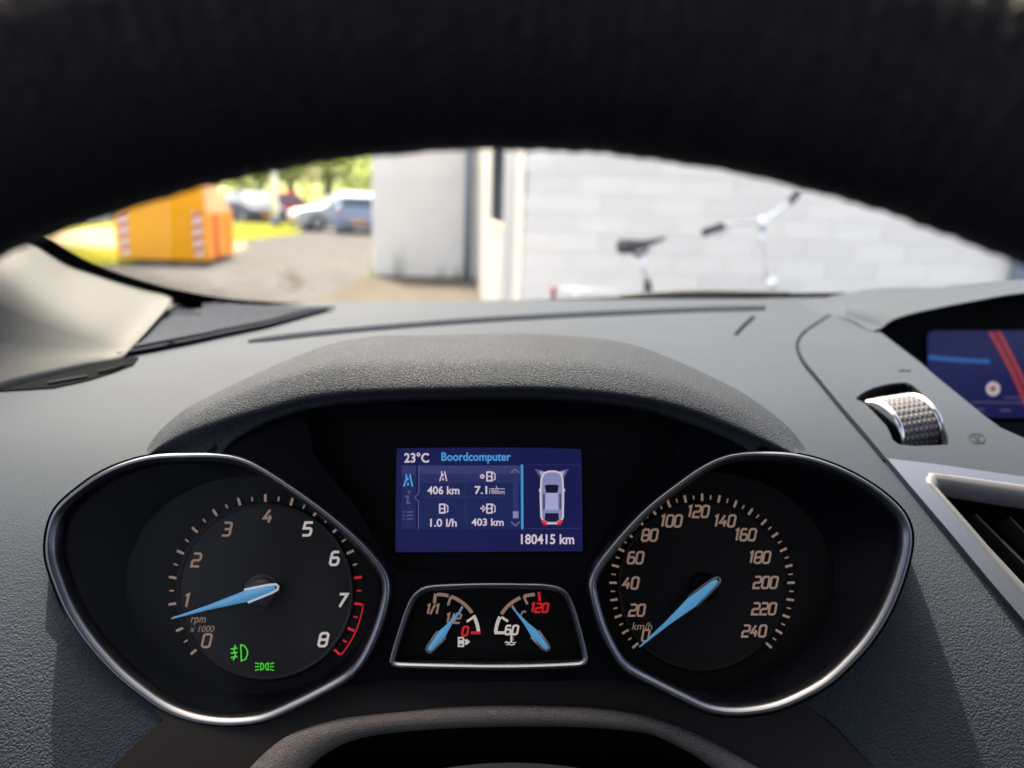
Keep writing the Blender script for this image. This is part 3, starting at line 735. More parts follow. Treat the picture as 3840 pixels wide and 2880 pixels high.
def surf_patch(name, px, off, m, parent=None, step=34, skirt=.004, mapf=None, holes=(), bevel=0, crown=0):
    mapf = mapf or S
    def dens(lp_):
        out = []
        for a, b in zip(lp_, list(lp_[1:]) + [lp_[0]]):
            k = max(1, int(math.dist(a, b)/26)); out += [(a[0]+(b[0]-a[0])*i/k, a[1]+(b[1]-a[1])*i/k) for i in range(k)]
        return out
    px = dens(list(px)); holes = [dens(list(h_)) for h_ in holes]
    V = []; Eg = []
    for lp_ in [px, *holes]:
        k = len(V); V += [Vector(a) for a in lp_]; Eg += [(k+i, k+(i+1) % len(lp_)) for i in range(len(lp_))]
    nb = len(V)
    xs = [p_[0] for p_ in px]; ys = [p_[1] for p_ in px]; y = min(ys)+step/2
    while y < max(ys):
        x = min(xs)+step/2
        while x < max(xs):
            if inpoly(x, y, px) and not any(inpoly(x, y, h_) for h_ in holes) and min(math.hypot(x-v.x, y-v.y) for v in V[:nb]) > step*.55: V.append(Vector((x, y)))
            x += step
        y += step
    vo, eo, fo, *_ = delaunay_2d_cdt(V, Eg, [], 0, 1e-5)
    keep = [tuple(f) for f in fo if (lambda cx, cy: inpoly(cx, cy, px) and not any(inpoly(cx, cy, h_) for h_ in holes))(sum(vo[i].x for i in f)/3, sum(vo[i].y for i in f)/3)]
    V3 = [mapf(v.x, v.y, off) for v in vo]
    # skirt round every boundary edge
    cnt = {}
    for f in keep:
        for a, b in zip(f, f[1:]+f[:1]): cnt.setdefault((min(a, b), max(a, b)), []).append((a, b))
    Fs = [f[::-1] for f in keep]
    for e, l in cnt.items():
        if len(l) == 1:
            a, b = l[0]; k = len(V3); V3 += [mapf(vo[i].x, vo[i].y, o_) for i, o_ in ((a, off), (b, off), (b, off-skirt), (a, off-skirt))]; Fs.append((k, k+1, k+2, k+3))
    o = mk(name, V3, Fs, m, parent, bevel=bevel)
    skn = [DN(v.x, v.y) for v in V3]
    for f in Fs:
        if len(f) == 4:
            fn = (V3[f[1]]-V3[f[0]]).cross(V3[f[3]]-V3[f[0]]).normalized()
            for i in f: skn[i] = fn
    if mapf is S: o.data.normals_split_custom_set_from_vertices(skn)
    return o

dash = empty("dashboard", "blue-grey car dashboard with grained cowl, seen above and around the gauges", "dashboard", (0.35, .5, -.3))
sm = lambda q, n=3: cr(q, n, True)
ds = skin("dash_skin", [hole, navh, [((a[0]*.5+b[0]*.5), (a[1]*.5+b[1]*.5)) for a, b in zip(cr(L1, 3, True), cr(VH, 3, True))], sm(TW, 2), arch_h], (-.60, 1.3, .125, 1.0), lambda y: (.012, .005 if y < .46 else .014), M_dash, dash)
# lower grained areas left and right of the gauges are the same skin with coarser grain
# ---- cowl over the gauges
def row(pts, N, dc, de, c=1830, hw=1300, pw=2):
    q = resample(cr(pts, 5), N); out = []
    for x, y in q:
        t = min(1, abs(x-c)/hw)**pw; out.append(P(x, y, dc+(de-dc)*t))
    return out
NC = 110
Cc = [(546,1690),(575,1640),(608,1603),(690,1533),(826,1462),(961,1397),(1097,1335),(1232,1283),(1341,1260),(1417,1251),(1560,1249),(1700,1246),(1950,1241),(2120,1250),(2270,1262),(2400,1290),(2520,1335),(2619,1380),(2771,1455),(2900,1540),(2985,1620),(3030,1692)]
Bc = [(556,1697),(590,1655),(625,1618),(712,1553),(850,1487),(985,1425),(1100,1385),(1220,1356),(1330,1347),(1450,1344),(1600,1343),(1750,1341),(1900,1340),(2080,1342),(2230,1352),(2370,1376),(2480,1405),(2590,1440),(2740,1505),(2865,1585),(2950,1650),(3010,1697)]
A1 = [(566,1704),(600,1680),(663,1647),(730,1620),(798,1598),(890,1568),(988,1543),(1070,1520),(1151,1500),(1340,1478),(1530,1468),(1700,1465),(1900,1461),(2080,1466),(2250,1480),(2390,1498),(2500,1520),(2610,1552),(2720,1595),(2830,1640),(2910,1675),(2970,1702)]
A2 = [(640,1716),(700,1714),(760,1712),(825,1704),(850,1675),(885,1647),(990,1590),(1070,1560),(1160,1535),(1350,1510),(1550,1500),(1700,1497),(1900,1495),(2080,1500),(2250,1512),(2400,1535),(2510,1565),(2610,1598),(2700,1632),(2770,1665),(2838,1704),(2900,1706)]
rC = row(Cc, NC, .420, .372); rB = row(Bc, NC, .3315, .3500); rA = row(A1, NC, .3170, .342); rI = row(A2, NC, .3200, .344)
rC2 = [b*.45 + c*.55 + Vector((0, 0, .0015)) for b, c in zip(rB, rC)]
rB2 = [a*.35 + b*.65 + CN*.0012 for a, b in zip(rA, rB)]; rB3 = [a*.72 + b*.28 + CN*.0014 for a, b in zip(rA, rB)]
rD = [c + Vector((0, .05, -.012)) for c in rC]; rE = [c + Vector((0, .09, -.075)) for c in rC]
def dimple(p_, cx, cy, r_, d):
    q = P(cx, cy, .40); dd = ((p_.x-q.x)/r_)**2 + ((p_.y-q.y)/(r_*.8))**2
    return p_ - Vector((0, 0, d))*math.exp(-dd)
rA_in = [a*.5 + b*.5 + Vector((0, .003, .0)) for a, b in zip(rA, rI)]
rI2 = [C(x, y, -.004) for x, y in resample(cr([(x, y+4) for x, y in A2], 5), NC)]
V, Fs = loft([rI2, rI, rA_in, rA, rB3, rB2, rB, rC2, rC, rD, rE])
cowl = mk("cowl", V, Fs, M_cowl, dash, sub=2)
# speck of lint and dust
lint = cr([(1925,1248),(1932,1240),(1945,1247),(1960,1243),(1985,1250),(2005,1254),(2030,1245),(2050,1234)], 5)
o = MB().tube([P(x, y-2, .385) for x, y in lint], .00007, 5).build("lint", mat("lint_white", (.22, .22, .23), rough=.9))
tag(o, "pale hair of lint lying on top of the gauge cowl", "lint")
# defroster groove across the dash top, and joint lines
def on_skin(name, pts, wd, m, off=.0006, parent=dash, n=8):
    q = cr(pts, n); V2, F2 = ribbon(q, wd if not callable(wd) else [wd(i/(len(q)-1)) for i in range(len(q))])
    return mk(name, [S(x, y, off) for x, y in V2], F2, m, parent, solid=.0005)
M_seam = mat("joint_shadow_gap", (.0065,.0075,.009), rough=.9, spec=.0)
on_skin("defroster_slot", [(930,1282),(1000,1273),(1200,1250),(1500,1223),(1800,1201),(2100,1184),(2400,1170),(2650,1160),(2870,1156)], lambda t: 8+11*min(1, t*6)*min(1, (1-t)*9+.5), mat("defroster_slot_grey", (.011,.014,.019), rough=.8, spec=.0))
on_skin("joint_line", [(2758,1256),(2790,1222),(2828,1188)], 12, M_seam)
# raised panel with the thumb wheel
PN = [(3155,1177),(3230,1207),(3290,1243),(3400,1328),(3550,1452),(3700,1574),(3750,1610),(3850,1655),(4200,1800),(4500,1930),(4500,1990),(4100,1850),(3840,1793),(3500,1746),(3322,1727),(3250,1640),(3160,1535),(3080,1437),(3025,1370),(3004,1335),(2995,1300),(3004,1272),(3030,1245),(3090,1205),(3130,1179),(3143,1175)]
surf_patch("thumb_wheel_panel", PN, .0012, M_dash, dash, holes=[sm(TW, 3)], skirt=.0013, step=30)
on_skin("panel_joint", [(3143,1171),(3125,1176),(3086,1200),(3026,1240),(2998,1268),(2988,1300),(2998,1338),(3020,1375),(3075,1441),(3155,1540),(3245,1645),(3316,1731)], 8, M_seam, off=.0008)
on_skin("panel_joint", [(3316,1731),(3500,1752),(3840,1799),(4100,1856),(4500,1996)], 7, M_seam, off=.0016)
nv = [P(3165,1190,.52)]
# nav hood
H1 = [(2900,1150),(3000,1132),(3071,1120),(3160,1104),(3272,1080),(3385,1073),(3500,1073),(3700,1070),(3840,1068),(4100,1080),(4500,1100)]
H2 = [(3040,1176),(3130,1172),(3211,1172),(3300,1162),(3420,1148),(3550,1132),(3700,1110),(3840,1096),(4100,1080),(4500,1080)]
H3 = [(3140,1186),(3211,1206),(3290,1240),(3360,1212),(3441,1185),(3580,1155),(3721,1129),(3840,1109),(4100,1086),(4500,1066)]
NH = 60
def rowd(pts, d0, d1):
    q = resample(cr(pts, 5), NH); return [P(x, y, d0+(d1-d0)*i/(NH-1)) for i, (x, y) in enumerate(q)]
h1 = rowd(H1, .80, .66); h2 = rowd(H2, .70, .57); h3 = rowd(H3, .615, .50)
sw_ = [(lambda t: t*t*(3-2*t))(max(0, min(1, i/(NH-1)/.13))) for i in range(NH)]
def onto(pts, rw_, off):
    q = resample(cr(pts, 5), NH); return [S(x, y, off)*(1-t) + p_*t for (x, y), p_, t in zip(q, rw_, sw_)]
h1 = onto(H1, h1, -.002); h2 = onto(H2, h2, .0005); h3 = onto(H3, h3, -.001)
h0 = [a + Vector((0, .05, -.006)) for a in h1]; h00 = [a + Vector((0, .12, -.08)) for a in h1]
tt = [max(0, min(1, (i/(NH-1)-.10)/.08)) for i in range(NH)]
h4 = [a + Vector((0, .010*t+.002, .0005-.002*(1-t))) for a, t in zip(h3, tt)]; h5 = [a + Vector((0, .10*t+.004, -.004*t-.02*(1-t))) for a, t in zip(h3, tt)]
V, Fs = loft([h5, h4, h3, h2, h1, h0, h00]); mk("display_hood", V, Fs, M_dash, dash, sub=2)
# walls of the display recess
rim_ = [(3165,1195),(3240,1215),(3290,1243),(3400,1328),(3550,1452),(3700,1574),(3750,1610),(3850,1655),(4500,1935)]
ra = [S(x, y, .0005) for x, y in rim_]; rb = [p_*1.0 + Vector((.004, .05, -.10)) for p_ in ra]
V, Fs = loft([ra, rb]); mk("recess_wall", V, Fs, M_matt, dash)
# ---- centre display
nav = empty("centre_display", "navigation screen with a red road line in the hooded recess at the right edge", "display", P(3700, 1400, .66))
ND = .66
def NP(px, py, o=0): return P(px, py, ND-o)
prism([NP(x, y-7) for x, y in cr(H3[2:], 3)] + [NP(4500,2300), NP(3200,2000)], -FW, .01).build("back_panel", M_blk, nav, smooth=False)
sc_px = [(3482,1262),(3488,1246),(3504,1240),(4300,1238),(4300,1567),(3560,1567),(3492,1563),(3484,1540)]
prism([NP(x, y, .004) for x, y in sc_px], -FW, .003).build("screen", lit("nav_navy", (20, 27, 80)), nav, smooth=False)
def ndraw(name, pts, wd, m, closed=False, o=.0045):
    V2, F2 = ribbon(pts, wd, closed); return mk(name, [NP(x, y, o) for x, y in V2], F2, m, nav, smooth=False)
ndraw("map_road", [(3482,1340),(3600,1350),(3712,1356)], 17, lit("nav_blue", (30, 84, 160)))
ndraw("route_line", [(3712,1245),(3745,1300),(3800,1405),(3850,1520),(3870,1566)], 14, lit("nav_red", (140, 52, 66)))
ndraw("route_line", [(3745,1243),(3778,1305),(3830,1410),(3880,1520)], 14, lit("nav_red", (140, 52, 66)))
ndraw("route_shadow", [(3729,1244),(3762,1303),(3815,1408),(3865,1520)], 18, lit("nav_dred", (92, 36, 58)), o=.0043)
circ = lambda cx, cy, r_, n=20: [(cx+math.cos(i/n*6.2832)*r_, cy+math.sin(i/n*6.2832)*r_) for i in range(n)]
ndraw("position_ring", circ(3724, 1458, 19), 15, lit("nav_white", (176, 168, 190)), True)
mk("position_dot", [NP(x, y, .0046) for x, y in circ(3724, 1458, 7)], [tuple(range(20))], lit("nav_amber", (150, 120, 60)), nav, smooth=False)
ndraw("menu_line", [(3640,1508),(3900,1512)], 4, lit("nav_grey", (84, 78, 116)))
ndraw("menu_line", [(3765,1490),(3900,1492)], 4, lit("nav_grey", (84, 78, 116)))
ndraw("menu_line", [(3648,1535),(3690,1536)], 12, lit("nav_grey2", (62, 60, 100)))
ndraw("menu_line", [(3752,1538),(3790,1539)], 6, lit("nav_grey", (84, 78, 116)))
prism([NP(3690,1588,.006), NP(4400,1588,.006), NP(4400,1642,.006), NP(3690,1642,.006)], -FW, .006).build("silver_strip", M_silv, nav, bevel=.001)
# ---- thumb wheel
tc0 = S(3380, 1548, .0); ax = (S(3465,1562) - S(3300,1590)); nrm = DN(tc0.x, tc0.y); ax = (ax - nrm*ax.dot(nrm)).normalized(); rl = nrm.cross(ax).normalized()
if rl.dot(P(3450,1650,1)-P(3330,1480,1)) < 0: rl = -rl
wl = (S(3466,1562) - S(3298,1590)).length; rad = .0205; cc = tc0 - nrm*(rad-.0072) + ax*.0008
twh = empty("thumb_wheel", "knurled thumb wheel with chrome rims in the panel between gauges and screen", "thumb wheel", cc)
def tw_pt(a, s, r_): return cc + ax*s + (rl*math.sin(a) + nrm*math.cos(a))*r_
for s in (-1, 1):
    rows = []
    for k in range(73):
        a = k/72*2*math.pi
        rows.append([tw_pt(a, s*q, r_) for q, r_ in ((wl*.50, .006), (wl*.50, rad-.0015), (wl*.475, rad+.0006), (wl*.42, rad+.0008), (wl*.39, rad-.0004), (wl*.385, rad-.0025))])
    V, Fs = loft(rows); mk("chrome_rim", V, Fs, M_chr, twh)
M_kn = mat("knurled_grey_rubber", (.062,.064,.078), rough=.42, spec=.1)
V = []; Fs = []; na, nsg = 30, 7
for i in range(na):
    for j in range(nsg):
        a0_, a1_ = i/na*2*math.pi, (i+1)/na*2*math.pi; s0_, s1_ = (-.39+.78*j/nsg)*wl, (-.39+.78*(j+1)/nsg)*wl; k = len(V)
        V += [tw_pt(a0_, s0_, rad-.0012), tw_pt(a1_, s0_, rad-.0012), tw_pt(a1_, s1_, rad-.0012), tw_pt(a0_, s1_, rad-.0012), tw_pt((a0_+a1_)/2, (s0_+s1_)/2, rad+.0002)]
        Fs += [(k, k+1, k+4), (k+1, k+2, k+4), (k+2, k+3, k+4), (k+3, k, k+4)]
mk("knurling", V, Fs, M_kn, twh, smooth=False)
bar_ = -.62
mb = MB(); rows = [[tw_pt(bar_+da, s*wl*.40, rad+dr) for da, dr in ((-.16, -.001), (-.12, .0009), (.08, .0010), (.14, -.001))] for s in (-1, 1)]
V, Fs = loft(rows); mk("chrome_bar", V, Fs, M_chr, twh)
rows = [[tw_pt(bar_+da, s*wl*.40, rad-.001) for da in (-1.2, -.9, -.6, -.3, -.14)] for s in (-1, 1)]
V, Fs = loft(rows); mk("smooth_face", V, Fs, mat("wheel_smooth_grey", (.05,.05,.05), rough=.35), twh)
# well under the wheel
wq = sm(TW, 3); ra = [S(x, y, .001) for x, y in wq]; rb = [p_ - nrm*.03 for p_ in ra]; V, Fs = loft([ra, rb], True); Fs += [tuple(range(len(V)-len(wq), len(V)))]
mk("wheel_well", V, Fs, M_matt, dash, smooth=False)
# engraved marks beside the wheel
on_skin("engraved_mark", [(3370,1394),(3412,1396)], 9, mat("mark_grey", (.010,.012,.014), rough=.8), off=.0016)
bx = [(3628,1645),(3640,1634),(3676,1634),(3690,1650),(3684,1666),(3646,1666)]
V2, F2 = ribbon(bx, 5, True); mk("engraved_mark", [S(x, y, .0016) for x, y in V2], F2, MATS["mark_grey"], dash)
for a, b_ in (((3642,1640),(3674,1662)), ((3670,1638),(3650,1662))):
    V2, F2 = ribbon([a, b_], 4); mk("engraved_mark", [S(x, y, .0017) for x, y in V2], F2, MATS["mark_grey"], dash)
# ---- air vent
vent = empty("air_vent", "silver framed air vent at the right edge beside the speedometer", "air vent", S(3840, 2000))
vo_ = cr(VO, 2, True); l1 = cr(L1, 4, True); vh = cr(VH, 4, True)
surf_patch("vent_frame", VO, .0035, M_silv, vent, holes=[l1], skirt=.006, step=40)
def ringloft(name, loops, m, par):
    rows = [[S(x, y, o_) for x, y in lp_] for lp_, o_ in loops]; V, Fs = loft(rows, True); return mk(name, V, Fs, m, par)
mid = [((a[0]*.75+b[0]*.25), (a[1]*.75+b[1]*.25)) for a, b in zip(l1, vh)]; mid2 = [((a[0]*.3+b[0]*.7), (a[1]*.3+b[1]*.7)) for a, b in zip(l1, vh)]
ringloft("vent_bezel", [(l1, .0035), (mid, .0050), (mid2, .0015), (vh, -.003), (vh, -.005)], mat("vent_bezel_silver", (.075,.08,.092), rough=.42, metal=.3), vent)
q = [S(x, y, -.005) for x, y in vh]; q2 = [p_ + Vector((0, .05, -.03)) for p_ in q]; V, Fs = loft([q, q2], True); Fs.append(tuple(range(len(V)-len(q), len(V))))
mk("vent_duct", V, Fs, M_matt, vent, smooth=False)
M_vane = mat("vane_dark_plastic", (.012,.012,.014), rough=.4)
for (a, b_, wd) in (((3690,1895),(4050,2255),.012), ((3820,1905),(4200,2290),.012), ((3600,1930),(3960,2290),.010)):
    pa, pb = S(*a, -.008), S(*b_, -.008); t = (pb-pa).normalized(); dn_ = Vector((0, .75, -.66)); 
    prism([pa, pb, pb+dn_*wd, pa+dn_*wd], t.cross(dn_).normalized(), .0012).build("vane", M_vane, vent, smooth=False, bevel=.0004)
pa = S(3740, 2075, -.006); pb = S(3900, 2235, -.006)
MB().tube([pa, pb], .0022, 8).build("vane_linkage", mat("linkage_grey", (.06,.06,.065), rough=.4), vent)
# ---- lower trim panel and column surround
tb_path = sub_path(TBp, (560,2620), (1360,2540), -1); sb_path = sub_path(SBp, (2430,2555), (3045,2590), -1)
LT = [(617,2703),(520,2785),(424,2880),(330,3000),(3400,3000),(3269,2880),(3130,2735),(3075,2690),(3020,2655)] + [(x, y+6) for x, y in sb_path[::-1]] + [(2330,2552),(1900,2556),(1450,2552)] + [(x, y+6) for x, y in tb_path[::-1]]
surf_patch("lower_trim", LT, .0018, M_low, dash, holes=[ARO + [(2990,2990),(800,2990)]], step=40)
on_skin("trim_joint", [(3000,2645),(3075,2686),(3135,2733),(3274,2880),(3380,2990)], 5, M_seam, off=.0005)
col = empty("steering_column", "grey grained steering column surround below the gauges", "steering column", S(1900, 2800))
aro = resample(cr(ARO, 4), 80); ari = resample(cr(ARI, 4), 80); rows = []
for t, o_ in ((0, .0005), (.04, .0035), (.18, .0062), (.5, .0075), (.85, .0062), (.98, .0035), (1.0, .0)):
    rows.append([S(a[0]+(b[0]-a[0])*t, a[1]+(b[1]-a[1])*t, o_) for a, b in zip(aro, ari)])
rows.append([p_ + Vector((0, .03, .0)) for p_ in rows[-1]])
V, Fs = loft(rows); mk("surround", V, Fs, M_arch, col)
V, Fs = loft([[p_ + Vector((0, .02, 0)) for p_ in rows[-2]], [Vector((p_.x, .30, -.45)) for p_ in rows[-2]]]); mk("gaiter", V, Fs, M_matt, col)
cvr = []
for k in range(9):
    t = k/8; y = .262 - .10*t; z0 = -.218 - .052*t; rw_ = .082 - .012*t
    cvr.append([Vector((math.cos(a)*rw_*1.05, y, z0 - .05 + math.sin(a)*.05*(1 if math.sin(a) > 0 else 1.4))) for a in [i/48*2*math.pi for i in range(48)]])
V, Fs = loft(cvr, True); Fs += [tuple(range(48))]; mk("column_cover", V, Fs, mat("column_cover_plastic", (.016,.018,.023), rough=.45, spec=.5, grain=(900, .0001, 'fine')), col)

# ---- instrument cluster
clu = empty("instrument_cluster", "instrument cluster with two eyelid shaped gauges and a blue trip computer screen", "instrument cluster", CO)
BPR = [(a*.82, b_) for a, b_ in [(.0030,-.012),(.0028,-.004),(.0021,-.0008),(.0009,.0004),(-.0004,.0002),(-.0010,-.0008),(-.0016,-.0010),(-.0024,-.0030),(-.0026,-.008)]]
b1 = sweep_band("tachometer_bezel", TBp, BPR, M_bez, clu)
b2 = sweep_band("speedometer_bezel", SBp, BPR, M_bez, clu)
b3 = sweep_band("small_gauge_bezel", FBp, [(a*.72, b_*.8-.003) for a, b_ in BPR], M_bez, clu)
# front plate between the gauges
REC = [(1150,1560),(1175,1700),(1215,1760),(1320,1880),(1405,2020),(1455,2110),(1475,2132),(1505,2143),(1700,2145),(1980,2145),(2185,2143),(2215,2132),(2238,2110),(2290,2030),(2385,1880),(2490,1760),(2530,1700),(2560,1560)]
OUT = [(760,1712),(830,1640),(1000,1560),(1300,1480),(1900,1440),(2400,1480),(2700,1570),(2860,1640),(2900,1712),(2930,2200),(2500,2592),(2330,2552),(1900,2546),(1450,2548),(1180,2600),(750,2200)]
def plate():
    loops = [OUT, REC, FBp[::2], TBp[::2], SBp[::2]]; V = []; Eg = []
    for lp_ in loops:
        k = len(V); V += [Vector(a) for a in lp_]; Eg += [(k+i, k+(i+1) % len(lp_)) for i in range(len(lp_))]
    vo, eo, fo, *_ = delaunay_2d_cdt(V, Eg, [], 0, 1e-5); keep = []
    for f in fo:
        cx = sum(vo[i].x for i in f)/3; cy = sum(vo[i].y for i in f)/3
        if inpoly(cx, cy, OUT) and not any(inpoly(cx, cy, l_) for l_ in loops[1:]): keep.append(tuple(f))
    return mk("front_plate", [C(v.x, v.y, -.0045) for v in vo], keep, M_blk, clu, smooth=False, solid=-.002)
plate()
q = [C(x, y, -.0045) for x, y in cr(REC, 3)]; q2 = [C(x*.985+1855*.015, y*.99+1900*.01, -.018) for x, y in cr(REC, 3)]
V, Fs = loft([q, q2]); mk("recess_wall", V, Fs, M_blk, clu)
prism([C(x, y, -.018) for x, y in [(1855+(x-1855)*.99, 1900+(y-1900)*.995) for x, y in REC]], CN, .002).build("recess_floor", M_matt, clu, smooth=False)
# outer skirts of the two gauges back to the dashboard
def skirt(px, par, nm):
    a = [C(x, y, -.010) for x, y in inset(px, -20)]; b_ = []
    for (x, y), p_ in zip(inset(px, 0), a):
        q_ = S(x, y, -.012); b_.append(q_ if (q_-p_).length > .001 else p_)
    V, Fs = loft([a, b_], True); return mk(nm, V, Fs, M_matt, par)
skirt(TBp, clu, "gauge_housing"); skirt(SBp, clu, "gauge_housing")
DOFF = -.024
def dial(name, px, cx, cy, rx, ry, rcx, rcy, rr):
    """tunnel, face disc and lens of one gauge"""
    inn = inset(px, 14); n = len(inn); el = []
    for x, y in inn:
        a = math.atan2((y-cy)/ry, (x-cx)/rx); el.append((cx+rx*math.cos(a), cy+ry*math.sin(a)))
    r0 = [C(x, y, -.006) for x, y in inn]; r1 = [C(x, y, DOFF) for x, y in el]
    r05 = [a*.5+b_*.5 for a, b_ in zip(r0, r1)]
    V, Fs = loft([r0, r05, r1], True)
    f = mk(name, [C(x, y, DOFF) for x, y in circ(cx, cy, 1, 64)], [], M_face, clu)
    bpy.data.objects.remove(f)
    E_ = [(cx+rx*1.06*math.cos(i/96*6.28319), cy+ry*1.06*math.sin(i/96*6.28319)) for i in range(96)]
    f = prism([C(x, y, DOFF-.0008) for x, y in E_], CN, .002).build(name, M_face, clu, smooth=False)
    mk("gauge_tunnel", V, Fs, M_blk, f)
    rg = [(rcx+rr*math.cos(i/96*6.28319), rcy+rr*math.sin(i/96*6.28319)) for i in range(96)]
    prof = [(0, 0), (0, .0012), (-.0007, .0016), (-.0016, .0013), (-.0018, 0)]
    return f
def dial_ring(par, rcx, rcy, rr, m):
    rg = [(rcx+rr*math.cos(i/120*6.28319), rcy+rr*math.sin(i/120*6.28319)) for i in range(120)]
    rows = [[C(x, y, DOFF+o_) for x, y in [(rcx+(x_-rcx)*k_, rcy+(y_-rcy)*k_) for x_, y_ in rg]] for k_, o_ in ((1.02, 0), (1.0, .0009), (.985, .0010), (.965, .0004), (.96, .0004), (.3, .0004), (.001, .0004))]
    V, Fs = loft(rows, True); return mk("inner_disc", V, Fs, m, par)
D3 = lambda x, y, o=0: C(x, y, DOFF+.0008+o)
def needle(par, tip, tail, wide, ww, tw_, m=M_needle, h=.006, outline=M_needle2, cap=None, Z0=None):
    z = (DOFF if Z0 is None else Z0) + h
    tx, ty = tip; ax_, ay_ = tail; l = math.hypot(ax_-tx, ay_-ty); ux_, uy_ = (ax_-tx)/l, (ay_-ty)/l; nx_, ny_ = -uy_, ux_
    def q(d, s, o): return C(tx+ux_*d+nx_*s, ty+uy_*d+ny_*s, o)
    st = [(0, 2.2), (l*.35, ww*.22), (wide*.92, ww*.5), (wide, ww*.56), (l*.94, tw_*.5), (l*.985, tw_*.36), (l, tw_*.15)]
    rows = [[q(d, -s, z-.0012), q(d, -s*.8, z), q(d, 0, z+.0007), q(d, s*.8, z), q(d, s, z-.0012)] for d, s in st]
    V, Fs = loft(rows); nd = mk("needle", V, Fs, m, par)
    if outline:
        pts = [(wide*.98, ww*.62), (l*.95, tw_*.62), (l*1.015, tw_*.40), (l*1.03, 0), (l*1.015, -tw_*.40), (l*.95, -tw_*.62), (wide*.98, -ww*.62)]
        tb = [q(d, s, z-.0006) for d, s in pts]; MB().tube(tb, .00055, 8).build("needle_tail", outline, par)
    return nd
# tachometer
tac = dial("tachometer", TBp, 941, 2195, 478, 410, 995, 2219, 372)
M_disc = mat("dial_disc_grey", (.0055,.0055,.0062), rough=.5, spec=.15)
dial_ring(tac, 995, 2219, 330, M_disc)
TC = (995, 2219); RT_ = 352
def tick(mb, c, r0, r1, ang, wd, k=0, sq=1.0):
    ca, sa = math.cos(ang), math.sin(ang); nx_, ny_ = -sa, ca
    q = [(c[0]+ca*r0-nx_*wd/2, c[1]-sa*r0+ny_*wd/2), (c[0]+ca*r1-nx_*wd/2, c[1]-sa*r1+ny_*wd/2), (c[0]+ca*r1+nx_*wd/2, c[1]-sa*r1-ny_*wd/2), (c[0]+ca*r0+nx_*wd/2, c[1]-sa*r0-ny_*wd/2)]
    nx_, ny_ = sa, ca
    q = [(c[0]+ca*r_+s*sa*wd/2, c[1]-sa*r_+s*ca*wd/2) for r_, s in ((r0, -1), (r1, -1), (r1, 1), (r0, 1))]
    mb.add([D3(x, y, k) for x, y in q], [(0, 1, 2, 3)])
mw, mr_ = MB(), MB()
for i in range(33):
    v = i*.25; a = R(220 - 32.5*v); big = i % 2 == 0; m_ = mr_ if v >= 6.45 else mw
    tick(m_, TC, RT_-(15 if big else 9), RT_+(14 if big else 8), a, 9.5 if big else 6)
mw.build("tick_marks", M_num, tac, smooth=False); mr_.build("red_tick_marks", M_red, tac, smooth=False)
arc_ = [(TC[0]+math.cos(R(220-32.5*v))*(RT_+18), TC[1]-math.sin(R(220-32.5*v))*(RT_+18)) for v in [7+i/20 for i in range(21)]]
V2, F2 = ribbon(arc_, 4.5); mk("red_arc", [D3(x, y, .0001) for x, y in V2], F2, M_red, tac, smooth=False)
for t_, (u, v) in zip("012345678", [(1005,1040),(908,845),(955,648),(1103,498),(1303,435),(1495,497),(1628,640),(1663,845),(1572,1035)]):
    number(t_, u/1.296, 1600+v/1.296, 48, 8.5 if int(t_) < 5 else 9.5, D3, sl=.22).build("numeral", M_num if int(t_) < 5 else M_numw, tac, smooth=False)
dt = lambda x, y, o: D3(x, y, .0001)
text("rpm", (716,2315,770,2345), dt, sl=.25).build("unit_text", M_num, tac, smooth=False)
text("x 1000", (714,2346,804,2370), dt, sl=.25).build("unit_text", M_num, tac, smooth=False)
# hub
def hub(par, x, y, r_, h=.004, m=M_blk):
    rows = [[C(x+math.cos(i/48*6.28319)*q_, y+math.sin(i/48*6.28319)*q_, DOFF+o_) for i in range(48)] for q_, o_ in ((r_*1.3, .0003), (r_*1.12, .0008), (r_, h*.6), (r_*.9, h), (r_*.5, h*1.1), (.5, h*1.1))]
    V, Fs = loft(rows, True); mk("needle_hub", V, Fs, m, par)
M_hub = mat("hub_grey", (.035, .036, .040), rough=.35)
hub(tac, 982, 2222, 54, m=M_hub)
needle(tac, (642,2320), (1032,2203), 300, 40, 26, outline=mat("needle_tail_white", (.3,.32,.36), rough=.3, emit=srgb((150,160,185)), es=.1))
# green warning lamps
def lampdraw(strokes, wd, par, nm):
    mb = MB(); k = 0
    for pts, cl in strokes:
        V2, F2 = ribbon(pts, wd, cl); mb.add([D3(x, y, .0001+k*.00003) for x, y in V2], F2); k += 1
    return mb.build(nm, M_green, par, smooth=False)
fx, fy = 895, 2448
lampdraw([([(fx+8,fy-30),(fx+22,fy-26),(fx+33,fy-8),(fx+33,fy+8),(fx+26,fy+24),(fx+10,fy+30)], True)] +
         [([(fx-30,fy-18+k*16+4),(fx-4,fy-18+k*16)], False) for k in range(3)] + [([(fx-12,fy-30),(fx-18,fy-10),(fx-12,fy+8),(fx-20,fy+28)], False)], 5, tac, "fog_lamp_symbol")
fx, fy = 992, 2500
lampdraw([([(fx-14,fy-14),(fx-5,fy-10),(fx-3,fy),(fx-6,fy+10),(fx-14,fy+13)], True), ([(fx+14,fy-14),(fx+5,fy-10),(fx+3,fy),(fx+6,fy+10),(fx+14,fy+13)], True)] +
         [([(fx+s*20,fy+k*8),(fx+s*36,fy+k*12)], False) for s in (-1, 1) for k in (-1.2, 0, 1.2)], 4, tac, "side_lamp_symbol")
